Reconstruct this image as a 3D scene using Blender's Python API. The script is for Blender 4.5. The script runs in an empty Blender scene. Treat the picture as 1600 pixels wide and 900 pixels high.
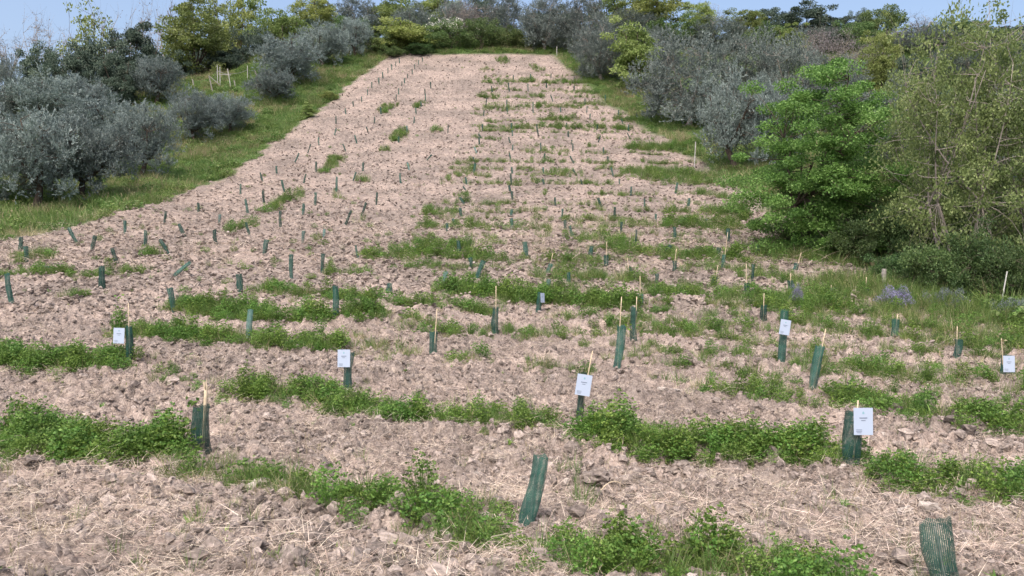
import bpy, math, random
import numpy as np
from mathutils import Vector, Matrix, Euler

R = math.radians
SC = bpy.context.scene
ROOT = SC.collection

# ------------------------------------------------------------------ camera
F = 1250.0                       # focal length in photograph pixels (1600 wide)
CAM_Z = 1.75
PITCH = -2.29
cam_d = bpy.data.cameras.new('camera')
cam = bpy.data.objects.new('camera', cam_d)
ROOT.objects.link(cam)
cam.location = (0, 0, CAM_Z)
cam.rotation_euler = (R(90 + PITCH), 0, 0)
cam_d.sensor_width = 36
cam_d.lens = 36 * F / 1600
cam_d.clip_start = 0.05
cam_d.clip_end = 2000
SC.camera = cam

# ------------------------------------------------------------------ sky, sun, exposure
SUN_EL, SUN_AZ = 58, 200          # azimuth clockwise from +Y
world = bpy.data.worlds.new('World')
SC.world = world
world.use_nodes = True
wn = world.node_tree
bg = wn.nodes['Background']
sky = wn.nodes.new('ShaderNodeTexSky')
sky.sky_type = 'NISHITA'
sky.sun_disc = False
sky.sun_elevation = R(SUN_EL)
sky.sun_rotation = R(SUN_AZ)
sky.air_density = 0.9
sky.dust_density = 6.0
sky.ozone_density = 1.0
wn.links.new(sky.outputs['Color'], bg.inputs['Color'])
bg.inputs['Strength'].default_value = 0.15
sun_d = bpy.data.lights.new('sun', 'SUN')
sun_d.energy = 1.3
sun_d.angle = R(60)
sun_d.color = (1.0, 0.93, 0.86)
sun = bpy.data.objects.new('sun', sun_d)
ROOT.objects.link(sun)
sun.location = (0, -20, 60)
_el, _az = R(SUN_EL), R(SUN_AZ)
_sd = Vector((math.sin(_az) * math.cos(_el), math.cos(_az) * math.cos(_el), math.sin(_el)))
sun.rotation_euler = (-_sd).to_track_quat('-Z', 'Y').to_euler()
SC.view_settings.view_transform = 'Standard'
SC.view_settings.look = 'None'
SC.view_settings.gamma = 1.0
SC.view_settings.exposure = 1.0
SC.view_settings.use_curve_mapping = False
SC.cycles.max_bounces = 5
SC.cycles.diffuse_bounces = 3
SC.cycles.glossy_bounces = 2
SC.cycles.transmission_bounces = 3
SC.cycles.transparent_max_bounces = 12

# ------------------------------------------------------------------ noise helpers
def _h(ix, iy, s):
    n = (ix.astype(np.int64) * 374761393 + iy.astype(np.int64) * 668265263 + s * 1274126177) & 0xffffffff
    n = ((n ^ (n >> 13)) * 1274126177) & 0xffffffff
    n = (n ^ (n >> 16)) & 0xffffffff
    return n.astype(np.float64) / 4294967295.0

def vnoise(x, y, s=0):
    ix, iy = np.floor(x), np.floor(y)
    fx, fy = x - ix, y - iy
    fx = fx * fx * (3 - 2 * fx); fy = fy * fy * (3 - 2 * fy)
    a, b = _h(ix, iy, s), _h(ix + 1, iy, s)
    c, d = _h(ix, iy + 1, s), _h(ix + 1, iy + 1, s)
    return (a * (1 - fx) + b * fx) * (1 - fy) + (c * (1 - fx) + d * fx) * fy

def fbm(x, y, s=0, o=4):
    t, a, n = 0, 1.0, 0
    for k in range(o):
        t = t + a * vnoise(x * 2 ** k + 17.3 * k, y * 2 ** k - 9.1 * k, s + k); n += a; a *= 0.5
    return t / n

def clod(x, y, size, s, fill=0.8):
    """height field of half-buried lumps of about the given size, 0..1"""
    u, v = x / size, y / size
    # warp so that the lumps are ragged
    u = u + 0.28 * (vnoise(u * 1.7, v * 1.7, s + 50) - 0.5)
    v = v + 0.28 * (vnoise(u * 1.7, v * 1.7, s + 51) - 0.5)
    iu, iv = np.floor(u), np.floor(v)
    out = np.zeros_like(u)
    for dx in (-1, 0, 1):
        for dy in (-1, 0, 1):
            cx, cy = iu + dx, iv + dy
            px, py = cx + _h(cx, cy, s), cy + _h(cx, cy, s + 1)
            r = (0.25 + 0.6 * _h(cx, cy, s + 2)) * fill
            q = ((u - px) ** 2 + (v - py) ** 2) / (r * r)
            out = np.maximum(out, np.clip(1 - q, 0, 1) ** 0.75 * r)
    return out

# ------------------------------------------------------------------ terrain
def ray(px, py):
    p = R(PITCH)
    X = (px - 800.0) / F; Y = -(py - 450.0) / F
    fy = math.cos(p) - Y * math.sin(p)
    fz = math.sin(p) + Y * math.cos(p)
    return X / fy, fz / fy        # dx/dy , dz/dy

_tab = [(900, 4.6), (825, 5.7), (740, 7.6), (665, 9.8), (605, 12.0), (557, 14.3), (500, 17.5), (460, 20.2), (430, 23.0),
        (405, 26.0), (385, 28.7), (352, 35.0), (320, 41.0), (290, 47.0), (252, 56.0), (210, 65.0), (177, 73.0), (125, 85.0), (85, 96.0)]
_ky = [-60.0, -8.0, 1.5] + [d for r_, d in _tab] + [102.0, 110.0, 130.0, 180.0, 330.0]
_kz = [-0.6, -0.1, 0.0] + [CAM_Z + d * ray(800, r_)[1] for r_, d in _tab] + [28.6, 31.0, 34.0, 38.0, 42.0]
_ky = np.array(_ky); _kz = np.array(_kz)
def _pchip(xk, yk):
    h = np.diff(xk); dl = np.diff(yk) / h
    m = np.zeros_like(yk); m[0], m[-1] = dl[0], dl[-1]
    for i in range(1, len(yk) - 1):
        m[i] = 0.0 if dl[i - 1] * dl[i] <= 0 else (h[i - 1] + h[i]) / (h[i] / dl[i - 1] + h[i - 1] / dl[i])
    return m
_km = _pchip(_ky, _kz)
def prof(y):
    y = np.clip(y, _ky[0], _ky[-1])
    i = np.clip(np.searchsorted(_ky, y) - 1, 0, len(_ky) - 2)
    h = _ky[i + 1] - _ky[i]; t = (y - _ky[i]) / h
    return ((2 * t ** 3 - 3 * t ** 2 + 1) * _kz[i] + (t ** 3 - 2 * t ** 2 + t) * h * _km[i]
            + (-2 * t ** 3 + 3 * t ** 2) * _kz[i + 1] + (t ** 3 - t ** 2) * h * _km[i + 1])

def sstep(a, b, x):
    t = np.clip((x - a) / (b - a), 0, 1)
    return t * t * (3 - 2 * t)

def edge_left(y):
    return np.interp(y, [0, 24, 30, 47, 66, 80, 90, 96], [-17.5, -18.5, -19.2, -18.2, -18.6, -17.2, -15.6, -14.2]) + 0.5 * (vnoise(y * 0.35, y * 0 + 3.0, 7) - 0.5) + 0.7 * (vnoise(y * 1.3, y * 0 + 5.0, 8) - 0.5)

def edge_right(y):
    return np.interp(y, [0, 12, 16, 23, 30, 41, 55, 71, 85, 96], [14, 12.5, 10.6, 10.6, 12.2, 13.2, 13.2, 10.8, 7.2, 4.6]) + 1.3 * (vnoise(y * 0.3, y * 0 + 8.0, 9) - 0.5)

def in_field(x, y):
    """1 on the tilled field, 0 on the grass round it"""
    top = 96.3 + 0.8 * (vnoise(x * 0.5, x * 0, 4) - 0.5)
    a = sstep(-0.25, 0.35, x - edge_left(y))
    b = sstep(-0.5, 0.9, edge_right(y) - x)
    c = sstep(-0.3, 0.5, top - y)
    return a * b * c

def base_z(x, y):
    x = np.asarray(x, float); y = np.asarray(y, float)
    # on the far left the hill ends in a lower crest
    crest = np.interp(x, [-90, -45, -30, -15], [78, 84, 96, 400])
    k = 5.0
    ye = np.where(y > crest - 12, -k * np.log(np.exp(-np.minimum(y, crest + 200) / k) + np.exp(-crest / k)), y)
    z = prof(ye) - np.clip(y - crest, 0, 400) * 0.15
    z = z + 0.22 * (fbm(x * 0.22, y * 0.22, 31, 2) - 0.5) * sstep(5, 14, y)
    # small bank under the left edge of the field
    d = edge_left(y) - x
    z = z - 0.18 * sstep(-0.2, 0.8, d) * (1 - sstep(3, 9, d))
    return z

def relief(x, y, res=0.0):
    """tilled crumble on the field, soft bumps on the grass"""
    f = in_field(x, y)
    def k(s):
        return 1 - sstep(0.5 * s, 1.5 * s, np.asarray(res) + 0 * x)
    patch = np.clip(0.6 + 0.75 * fbm(x * 0.7, y * 0.7, 71, 2), 0.6, 1.02) * (0.62 + 0.38 * sstep(4.5, 8.5, y))
    r = 0.075 * (fbm(x * 1.3, y * 1.3, 11, 2) - 0.5)
    r = r + patch * (0.12 * clod(x, y, 0.40, 21, 0.95) * k(0.42) + 0.11 * clod(x, y, 0.19, 22, 0.95) * k(0.19)
                     + 0.11 * clod(x, y, 0.088, 23, 0.95) * k(0.088) + 0.06 * clod(x, y, 0.04, 24, 0.95) * k(0.04))
    r = r + 0.03 * (vnoise(x * 14, y * 14, 12) - 0.5) * k(0.1)
    r = r + 0.03 * np.sin(6.283 * (y + 0.33 * x) / 1.45 + 2.5 * vnoise(x * 0.3, y * 0.3, 15)) * sstep(-8, 0, x)
    g = 0.14 * (fbm(x * 0.9, y * 0.9, 41, 2) - 0.5)
    return f * (r - 0.07) + (1 - f) * g

def ground_z(x, y):
    x = np.atleast_1d(np.asarray(x, float)); y = np.atleast_1d(np.asarray(y, float))
    return base_z(x, y) + relief(x, y, 0.03)

def base1(x, y):
    return float(base_z(np.array([x]), np.array([y]))[0])

def place(px, py):
    """point of the hill seen at a pixel of the photograph"""
    dx, dz = ray(px, py)
    ys = np.concatenate([np.arange(3.5, 30, 0.05), np.arange(30, 120, 0.15)])
    v = CAM_Z + dz * ys - base_z(dx * ys, ys)
    i = np.argmax(v < 0) if (v < 0).any() else len(ys) - 1
    i = max(i, 1)
    a, b = ys[i - 1], ys[i]
    t = v[i - 1] / (v[i - 1] - v[i]) if v[i - 1] != v[i] else 0
    y = float(a + (b - a) * min(max(t, 0), 1)); x = float(dx * y)
    return x, y, base1(x, y)

# ------------------------------------------------------------------ mesh helpers
def make_mesh(name, V, Q=None, T=None, mats=(), tint=None, smooth=False, mat_idx=None, uv=None):
    me = bpy.data.meshes.new(name)
    V = np.asarray(V, dtype=np.float32).reshape(-1, 3)
    Q = np.zeros((0, 4), np.int32) if Q is None else np.asarray(Q, np.int32).reshape(-1, 4)
    T = np.zeros((0, 3), np.int32) if T is None else np.asarray(T, np.int32).reshape(-1, 3)
    nf = len(Q) + len(T)
    me.vertices.add(len(V)); me.vertices.foreach_set('co', V.ravel())
    loops = np.concatenate([Q.ravel(), T.ravel()])
    me.loops.add(len(loops)); me.loops.foreach_set('vertex_index', loops)
    me.polygons.add(nf)
    st = np.concatenate([np.arange(len(Q)) * 4, len(Q) * 4 + np.arange(len(T)) * 3]).astype(np.int32)
    me.polygons.foreach_set('loop_start', st)
    me.polygons.foreach_set('use_smooth', np.full(nf, bool(smooth)))
    if mat_idx is not None:
        me.polygons.foreach_set('material_index', np.asarray(mat_idx, np.int32))
    for m in mats:
        me.materials.append(m)
    me.update(calc_edges=True)
    if tint is not None:
        a = me.attributes.new('tint', 'FLOAT', 'FACE')
        a.data.foreach_set('value', np.asarray(tint, np.float32))
    if uv is not None:
        l = me.uv_layers.new(name='UVMap')
        l.data.foreach_set('uv', np.asarray(uv, np.float32)[loops].ravel())
    return me

def link(name, me, parent=None, loc=(0, 0, 0), rot=(0, 0, 0), scl=(1, 1, 1)):
    o = bpy.data.objects.new(name, me)
    ROOT.objects.link(o)
    o.parent = parent
    o.location = loc; o.rotation_euler = rot; o.scale = scl
    return o

def tag(o, label=None, cat=None, group=None, kind=None):
    if label: o['label'] = label
    if cat: o['category'] = cat
    if group: o['group'] = group
    if kind: o['kind'] = kind
    return o

class Geo:
    """collects quads and triangles"""
    def __init__(s):
        s.V = []; s.Q = []; s.T = []; s.n = 0; s.tq = []; s.tt = []
    def add(s, V, Q=None, T=None, tint=0.5):
        V = np.asarray(V, float).reshape(-1, 3)
        if Q is not None and len(Q):
            s.Q.append(np.asarray(Q) + s.n); s.tq.append(np.broadcast_to(np.asarray(tint, float), (len(Q),)))
        if T is not None and len(T):
            s.T.append(np.asarray(T) + s.n); s.tt.append(np.broadcast_to(np.asarray(tint, float), (len(T),)))
        s.V.append(V); s.n += len(V)
    def mesh(s, name, mat, smooth=False):
        Q = np.concatenate(s.Q) if s.Q else None
        T = np.concatenate(s.T) if s.T else None
        tint = np.concatenate(s.tq + s.tt) if (s.tq or s.tt) else None
        return make_mesh(name, np.concatenate(s.V), Q, T, [mat], tint, smooth)
    def tube(s, P, rad, sides=6, tint=0.5, cap=True):
        P = np.asarray(P, float); n = len(P)
        rad = np.broadcast_to(np.asarray(rad, float), (n,))
        t = np.gradient(P, axis=0); t /= np.linalg.norm(t, axis=1)[:, None] + 1e-9
        ref = np.where(np.abs(t[:, 2:3]) > 0.9, np.array([[1.0, 0, 0]]), np.array([[0, 0, 1.0]]))
        a = np.cross(t, ref); a /= np.linalg.norm(a, axis=1)[:, None] + 1e-9
        b = np.cross(t, a)
        th = np.arange(sides) * 2 * math.pi / sides
        V = P[:, None] + rad[:, None, None] * (a[:, None] * np.cos(th)[None, :, None] + b[:, None] * np.sin(th)[None, :, None])
        i = np.arange(n - 1)[:, None] * sides; j = np.arange(sides)[None, :]; k = (j + 1) % sides
        Q = np.stack([i + j, i + k, i + sides + k, i + sides + j], -1).reshape(-1, 4)
        T = None
        V = V.reshape(-1, 3)
        if cap:
            V = np.concatenate([V, P[-1:]])
            T = np.stack([np.full(sides, n * sides), (n - 1) * sides + np.arange(sides), (n - 1) * sides + (np.arange(sides) + 1) % sides], -1)
        s.add(V, Q, T, tint)
    def box(s, x0, x1, y0, y1, z0, z1, tint=0.5):
        V = [(x, y, z) for z in (z0, z1) for y in (y0, y1) for x in (x0, x1)]
        s.add(V, [(0, 2, 3, 1), (4, 5, 7, 6), (0, 1, 5, 4), (2, 6, 7, 3), (0, 4, 6, 2), (1, 3, 7, 5)], None, tint)
    def leaves(s, P, D, L, W, rng, fold=0.15, tint=None):
        """diamond leaves starting at P along D"""
        n = len(P)
        D = D / (np.linalg.norm(D, axis=1)[:, None] + 1e-9)
        q = rng.normal(size=(n, 3)); sd = np.cross(D, q); sd /= np.linalg.norm(sd, axis=1)[:, None] + 1e-9
        up = np.cross(sd, D)
        L = np.broadcast_to(np.asarray(L, float), (n,))[:, None]; W = np.broadcast_to(np.asarray(W, float), (n,))[:, None]
        m = P + D * L * 0.45 + up * L * fold
        V = np.stack([P, m + sd * W * 0.5, P + D * L, m - sd * W * 0.5], 1).reshape(-1, 3)
        Q = np.arange(n * 4).reshape(-1, 4)
        s.add(V, Q, None, rng.random(n) if tint is None else tint)
    def blades(s, P, D, L, W, droop, rng, seg=3, tint=None):
        """tapering grass blades, each a bent ribbon"""
        n = len(P); D = D / np.linalg.norm(D, axis=1)[:, None]
        side = np.cross(D, np.array([0, 0, 1.0]) + 0.3 * rng.normal(size=(n, 3))); side /= np.linalg.norm(side, axis=1)[:, None] + 1e-9
        hor = D.copy(); hor[:, 2] = 0; hor /= np.linalg.norm(hor, axis=1)[:, None] + 1e-6
        L = np.broadcast_to(L, (n,))[:, None]; W = np.broadcast_to(W, (n,))[:, None]; droop = np.broadcast_to(droop, (n,))[:, None]
        rows = []
        for k in range(seg + 1):
            t = k / seg
            c = P + D * L * t + (hor * 0.6 - np.array([0, 0, 1.0])) * droop * L * t * t
            w = W * (1 - t) ** 0.7 * 0.5 if k < seg else W * 0.03
            rows += [c - side * w, c + side * w]
        V = np.stack(rows, 1).reshape(-1, 3); m = 2 * (seg + 1)
        q = np.array([[2 * k, 2 * k + 1, 2 * k + 3, 2 * k + 2] for k in range(seg)])
        Q = (np.arange(n)[:, None, None] * m + q[None]).reshape(-1, 4)
        tt = rng.random(n) if tint is None else np.broadcast_to(tint, (n,))
        s.add(V, Q, None, np.repeat(tt, seg))

# ------------------------------------------------------------------ materials
def nodes(name):
    m = bpy.data.materials.new(name); m.use_nodes = True
    return m, m.node_tree.nodes, m.node_tree.links, m.node_tree.nodes['Principled BSDF']

def ramp(n, stops):
    r = n.new('ShaderNodeValToRGB')
    e = r.color_ramp.elements
    while len(e) < len(stops): e.new(0.5)
    for i, (p, c) in enumerate(stops):
        e[i].position = p; e[i].color = (*c, 1)
    return r

def leaf_mat(name, cols, trans=0.35, rough=0.55, spec=0.3):
    m, n, l, b = nodes(name)
    a = n.new('ShaderNodeAttribute'); a.attribute_name = 'tint'
    r = ramp(n, [(i / (len(cols) - 1), c) for i, c in enumerate(cols)])
    l.new(a.outputs['Fac'], r.inputs['Fac'])
    # each plant differs a little from the next
    oi = n.new('ShaderNodeObjectInfo')
    mr = n.new('ShaderNodeMapRange'); mr.inputs['To Min'].default_value = 0.75; mr.inputs['To Max'].default_value = 1.25
    l.new(oi.outputs['Random'], mr.inputs['Value'])
    hs = n.new('ShaderNodeHueSaturation'); l.new(mr.outputs['Result'], hs.inputs['Value'])
    hm = n.new('ShaderNodeMath'); hm.operation = 'MULTIPLY'; hm.inputs[1].default_value = 17.31; l.new(oi.outputs['Random'], hm.inputs[0])
    hf_ = n.new('ShaderNodeMath'); hf_.operation = 'FRACT'; l.new(hm.outputs[0], hf_.inputs[0])
    hr = n.new('ShaderNodeMapRange'); hr.inputs['To Min'].default_value = 0.488; hr.inputs['To Max'].default_value = 0.526
    l.new(hf_.outputs[0], hr.inputs['Value']); l.new(hr.outputs['Result'], hs.inputs['Hue'])
    l.new(r.outputs['Color'], hs.inputs['Color'])
    l.new(hs.outputs['Color'], b.inputs['Base Color'])
    b.inputs['Roughness'].default_value = rough
    b.inputs['Specular IOR Level'].default_value = spec
    tr = n.new('ShaderNodeBsdfTranslucent'); l.new(hs.outputs['Color'], tr.inputs['Color'])
    mx = n.new('ShaderNodeMixShader'); mx.inputs['Fac'].default_value = trans
    l.new(b.outputs['BSDF'], mx.inputs[1]); l.new(tr.outputs['BSDF'], mx.inputs[2])
    l.new(mx.outputs['Shader'], n['Material Output'].inputs['Surface'])
    return m

def plain(name, col, rough=0.7, var=0.15, scale=8.0, spec=0.3, bump=0.0):
    m, n, l, b = nodes(name)
    tc = n.new('ShaderNodeTexCoord')
    no = n.new('ShaderNodeTexNoise'); no.inputs['Scale'].default_value = scale; no.inputs['Detail'].default_value = 5
    l.new(tc.outputs['Object'], no.inputs['Vector'])
    r = ramp(n, [(0.3, tuple(c * (1 - var) for c in col)), (0.7, tuple(min(1, c * (1 + var)) for c in col))])
    l.new(no.outputs['Fac'], r.inputs['Fac']); l.new(r.outputs['Color'], b.inputs['Base Color'])
    b.inputs['Roughness'].default_value = rough; b.inputs['Specular IOR Level'].default_value = spec
    if bump:
        bp = n.new('ShaderNodeBump'); bp.inputs['Strength'].default_value = bump; bp.inputs['Distance'].default_value = 0.01
        l.new(no.outputs['Fac'], bp.inputs['Height']); l.new(bp.outputs['Normal'], b.inputs['Normal'])
    return m

def soil_mat():
    m, n, l, b = nodes('tilled_soil')
    g = n.new('ShaderNodeNewGeometry')
    def noise(sc, det=6, rough=0.6):
        t = n.new('ShaderNodeTexNoise'); t.inputs['Scale'].default_value = sc; t.inputs['Detail'].default_value = det
        t.inputs['Roughness'].default_value = rough
        l.new(g.outputs['Position'], t.inputs['Vector']); return t
    big, mid, fine = noise(0.35, 4), noise(5.0, 8, 0.7), noise(38.0, 6, 0.7)
    c1 = ramp(n, [(0.36, SOIL_D), (0.45, SOIL_M), (0.55, SOIL_L), (0.68, SOIL_P)])
    mx = n.new('ShaderNodeMix'); mx.data_type = 'FLOAT'; mx.inputs['Factor'].default_value = 0.5
    l.new(mid.outputs['Fac'], mx.inputs['A']); l.new(fine.outputs['Fac'], mx.inputs['B'])
    l.new(mx.outputs['Result'], c1.inputs['Fac'])
    c2 = ramp(n, [(0.36, (0.70, 0.69, 0.68)), (0.62, (1.12, 1.07, 1.04))])
    l.new(big.outputs['Fac'], c2.inputs['Fac'])
    mul = n.new('ShaderNodeMix'); mul.data_type = 'RGBA'; mul.blend_type = 'MULTIPLY'; mul.inputs['Factor'].default_value = 1
    l.new(c1.outputs['Color'], mul.inputs['A']); l.new(c2.outputs['Color'], mul.inputs['B'])
    # grass-covered earth outside the field
    at = n.new('ShaderNodeAttribute'); at.attribute_name = 'grassy'
    c3 = ramp(n, [(0.35, (0.035, 0.06, 0.02)), (0.55, (0.06, 0.10, 0.03)), (0.75, (0.12, 0.13, 0.06))])
    l.new(mid.outputs['Fac'], c3.inputs['Fac'])
    mg = n.new('ShaderNodeMix'); mg.data_type = 'RGBA'
    l.new(at.outputs['Fac'], mg.inputs['Factor']); l.new(mul.outputs['Result'], mg.inputs['A']); l.new(c3.outputs['Color'], mg.inputs['B'])
    l.new(mg.outputs['Result'], b.inputs['Base Color'])
    b.inputs['Roughness'].default_value = 0.95; b.inputs['Specular IOR Level'].default_value = 0.1
    bp = n.new('ShaderNodeBump'); bp.inputs['Strength'].default_value = 0.9; bp.inputs['Distance'].default_value = 0.02
    l.new(fine.outputs['Fac'], bp.inputs['Height']); l.new(bp.outputs['Normal'], b.inputs['Normal'])
    return m

SOIL_D, SOIL_M, SOIL_L, SOIL_P = (0.055, 0.046, 0.041), (0.165, 0.138, 0.123), (0.318, 0.270, 0.240), (0.52, 0.455, 0.405)
M = {}
M['soil'] = soil_mat()
def clod_mat():
    m = plain('soil_clod', (0.262, 0.220, 0.195), 0.95, 0.45, 3.0, 0.1, 0.8)
    n, l = m.node_tree.nodes, m.node_tree.links; b = n['Principled BSDF']
    src = b.inputs['Base Color'].links[0].from_socket
    oi = n.new('ShaderNodeObjectInfo'); mr = n.new('ShaderNodeMapRange'); mr.inputs['To Min'].default_value = 0.45; mr.inputs['To Max'].default_value = 1.2
    l.new(oi.outputs['Random'], mr.inputs['Value'])
    hs = n.new('ShaderNodeHueSaturation'); l.new(mr.outputs['Result'], hs.inputs['Value']); l.new(src, hs.inputs['Color'])
    l.new(hs.outputs['Color'], b.inputs['Base Color'])
    return m
M['clod'] = clod_mat()
M['stone'] = plain('pale_stone', (0.38, 0.335, 0.30), 0.85, 0.2, 7.0, 0.2, 0.6)
M['straw'] = leaf_mat('dry_straw', [(0.30, 0.22, 0.17), (0.50, 0.40, 0.33), (0.68, 0.58, 0.49)], 0.1, 0.8, 0.15)
M['dry'] = leaf_mat('dry_grass', [(0.20, 0.18, 0.09), (0.34, 0.29, 0.17), (0.46, 0.40, 0.27)], 0.25, 0.8, 0.15)
M['clover'] = leaf_mat('clover_leaf', [(0.060, 0.118, 0.022), (0.125, 0.215, 0.038), (0.235, 0.335, 0.085)], 0.35, 0.5, 0.3)
M['grass'] = leaf_mat('grass_blade', [(0.075, 0.130, 0.030), (0.145, 0.215, 0.055), (0.270, 0.320, 0.125)], 0.35, 0.5, 0.3)
M['bank'] = leaf_mat('bank_grass', [(0.080, 0.145, 0.035), (0.155, 0.240, 0.062), (0.31, 0.36, 0.165)], 0.35, 0.55, 0.25)
M['lime'] = leaf_mat('lime_leaf', [(0.13, 0.24, 0.02), (0.22, 0.36, 0.03), (0.30, 0.44, 0.06)], 0.4, 0.5, 0.3)
M['olive'] = leaf_mat('olive_leaf', [(0.098, 0.132, 0.122), (0.185, 0.235, 0.222), (0.345, 0.405, 0.39)], 0.15, 0.5, 0.35)
M['olive_dark'] = leaf_mat('dull_olive_leaf', [(0.082, 0.108, 0.098), (0.152, 0.188, 0.172), (0.285, 0.33, 0.30)], 0.15, 0.5, 0.3)
M['evergreen'] = leaf_mat('evergreen_leaf', [(0.040, 0.066, 0.048), (0.080, 0.118, 0.084), (0.160, 0.205, 0.145)], 0.15, 0.5, 0.35)
M['fresh'] = leaf_mat('fresh_leaf', [(0.13, 0.175, 0.050), (0.25, 0.305, 0.090), (0.42, 0.46, 0.20)], 0.4, 0.5, 0.3)
M['maple'] = leaf_mat('maple_leaf', [(0.064, 0.122, 0.028), (0.135, 0.225, 0.050), (0.265, 0.370, 0.120)], 0.4, 0.5, 0.3)
M['young'] = leaf_mat('young_leaf', [(0.115, 0.155, 0.055), (0.200, 0.250, 0.085), (0.360, 0.405, 0.175)], 0.4, 0.5, 0.3)
M['shrub'] = leaf_mat('shrub_leaf', [(0.060, 0.105, 0.034), (0.115, 0.175, 0.056), (0.23, 0.285, 0.11)], 0.3, 0.5, 0.3)
M['bramble'] = leaf_mat('bramble_leaf', [(0.040, 0.074, 0.026), (0.078, 0.130, 0.042), (0.16, 0.22, 0.08)], 0.3, 0.5, 0.3)
M['blossom'] = leaf_mat('white_blossom', [(0.6, 0.6, 0.52), (0.75, 0.75, 0.68)], 0.2)
M['purple'] = leaf_mat('purple_flower', [(0.16, 0.14, 0.30), (0.26, 0.23, 0.44), (0.40, 0.36, 0.58)], 0.2)
M['twig'] = leaf_mat('grey_twig', [(0.16, 0.145, 0.15), (0.22, 0.20, 0.21)], 0.0, 0.9)
M['bark'] = plain('bark', (0.085, 0.068, 0.055), 0.95, 0.4, 14.0, 0.1, 0.8)
M['pale_bark'] = plain('pale_bark', (0.26, 0.23, 0.205), 0.9, 0.3, 14.0, 0.1, 0.6)
M['wood'] = plain('split_wood', (0.50, 0.41, 0.29), 0.75, 0.18, 22.0, 0.2, 0.3)
M['grey_wood'] = plain('weathered_wood', (0.27, 0.25, 0.23), 0.9, 0.3, 18.0, 0.1, 0.6)
M['white_wood'] = plain('whitewashed_wood', (0.44, 0.43, 0.41), 0.8, 0.15, 12.0, 0.2, 0.3)
M['wire'] = plain('fence_wire', (0.25, 0.25, 0.26), 0.5, 0.1)
M['sign'] = plain('white_plastic_sheet', (0.37, 0.435, 0.55), 0.6, 0.02, 3.0, 0.15)
M['print'] = plain('grey_print', (0.16, 0.19, 0.26), 0.6, 0.05)
M['emblem'] = plain('blue_green_print', (0.20, 0.36, 0.42), 0.6, 0.1)

def net_mat(name, c0, c1, w0=0.46, w1=0.36):
    """plastic net: strands with open holes, denser where it is creased"""
    m, n, l, b = nodes(name)
    uv = n.new('ShaderNodeUVMap'); uv.uv_map = 'UVMap'
    sx = n.new('ShaderNodeSeparateXYZ'); l.new(uv.outputs['UV'], sx.inputs['Vector'])
    def strands(sock, freq, w):
        a = n.new('ShaderNodeMath'); a.operation = 'MULTIPLY'; a.inputs[1].default_value = freq; l.new(sock, a.inputs[0])
        f = n.new('ShaderNodeMath'); f.operation = 'FRACT'; l.new(a.outputs[0], f.inputs[0])
        c = n.new('ShaderNodeMath'); c.operation = 'LESS_THAN'; c.inputs[1].default_value = w; l.new(f.outputs[0], c.inputs[0])
        return c
    a, c = strands(sx.outputs['X'], 46, w0), strands(sx.outputs['Y'], 58, w1)
    mx = n.new('ShaderNodeMath'); mx.operation = 'MAXIMUM'; l.new(a.outputs[0], mx.inputs[0]); l.new(c.outputs[0], mx.inputs[1])
    no = n.new('ShaderNodeTexNoise'); no.inputs['Scale'].default_value = 7.0; no.inputs['Detail'].default_value = 4
    tc = n.new('ShaderNodeTexCoord'); l.new(tc.outputs['Object'], no.inputs['Vector'])
    r = ramp(n, [(0.32, c0), (0.7, c1)]); l.new(no.outputs['Fac'], r.inputs['Fac'])
    oi = n.new('ShaderNodeObjectInfo'); mr = n.new('ShaderNodeMapRange'); mr.inputs['To Min'].default_value = 0.7; mr.inputs['To Max'].default_value = 1.5
    l.new(oi.outputs['Random'], mr.inputs['Value'])
    hs = n.new('ShaderNodeHueSaturation'); hs.inputs['Saturation'].default_value = 1.0; l.new(mr.outputs['Result'], hs.inputs['Value']); l.new(r.outputs['Color'], hs.inputs['Color'])
    l.new(hs.outputs['Color'], b.inputs['Base Color'])
    b.inputs['Roughness'].default_value = 0.6; b.inputs['Specular IOR Level'].default_value = 0.25
    l.new(mx.outputs[0], b.inputs['Alpha'])
    return m
M['net'] = net_mat('green_plastic_net', (0.012, 0.046, 0.038), (0.036, 0.105, 0.084))
M['net_open'] = net_mat('open_green_net', (0.010, 0.055, 0.044), (0.028, 0.110, 0.084), 0.36, 0.26)
M['net_pale'] = net_mat('faded_green_net', (0.06, 0.13, 0.12), (0.12, 0.21, 0.19))

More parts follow.
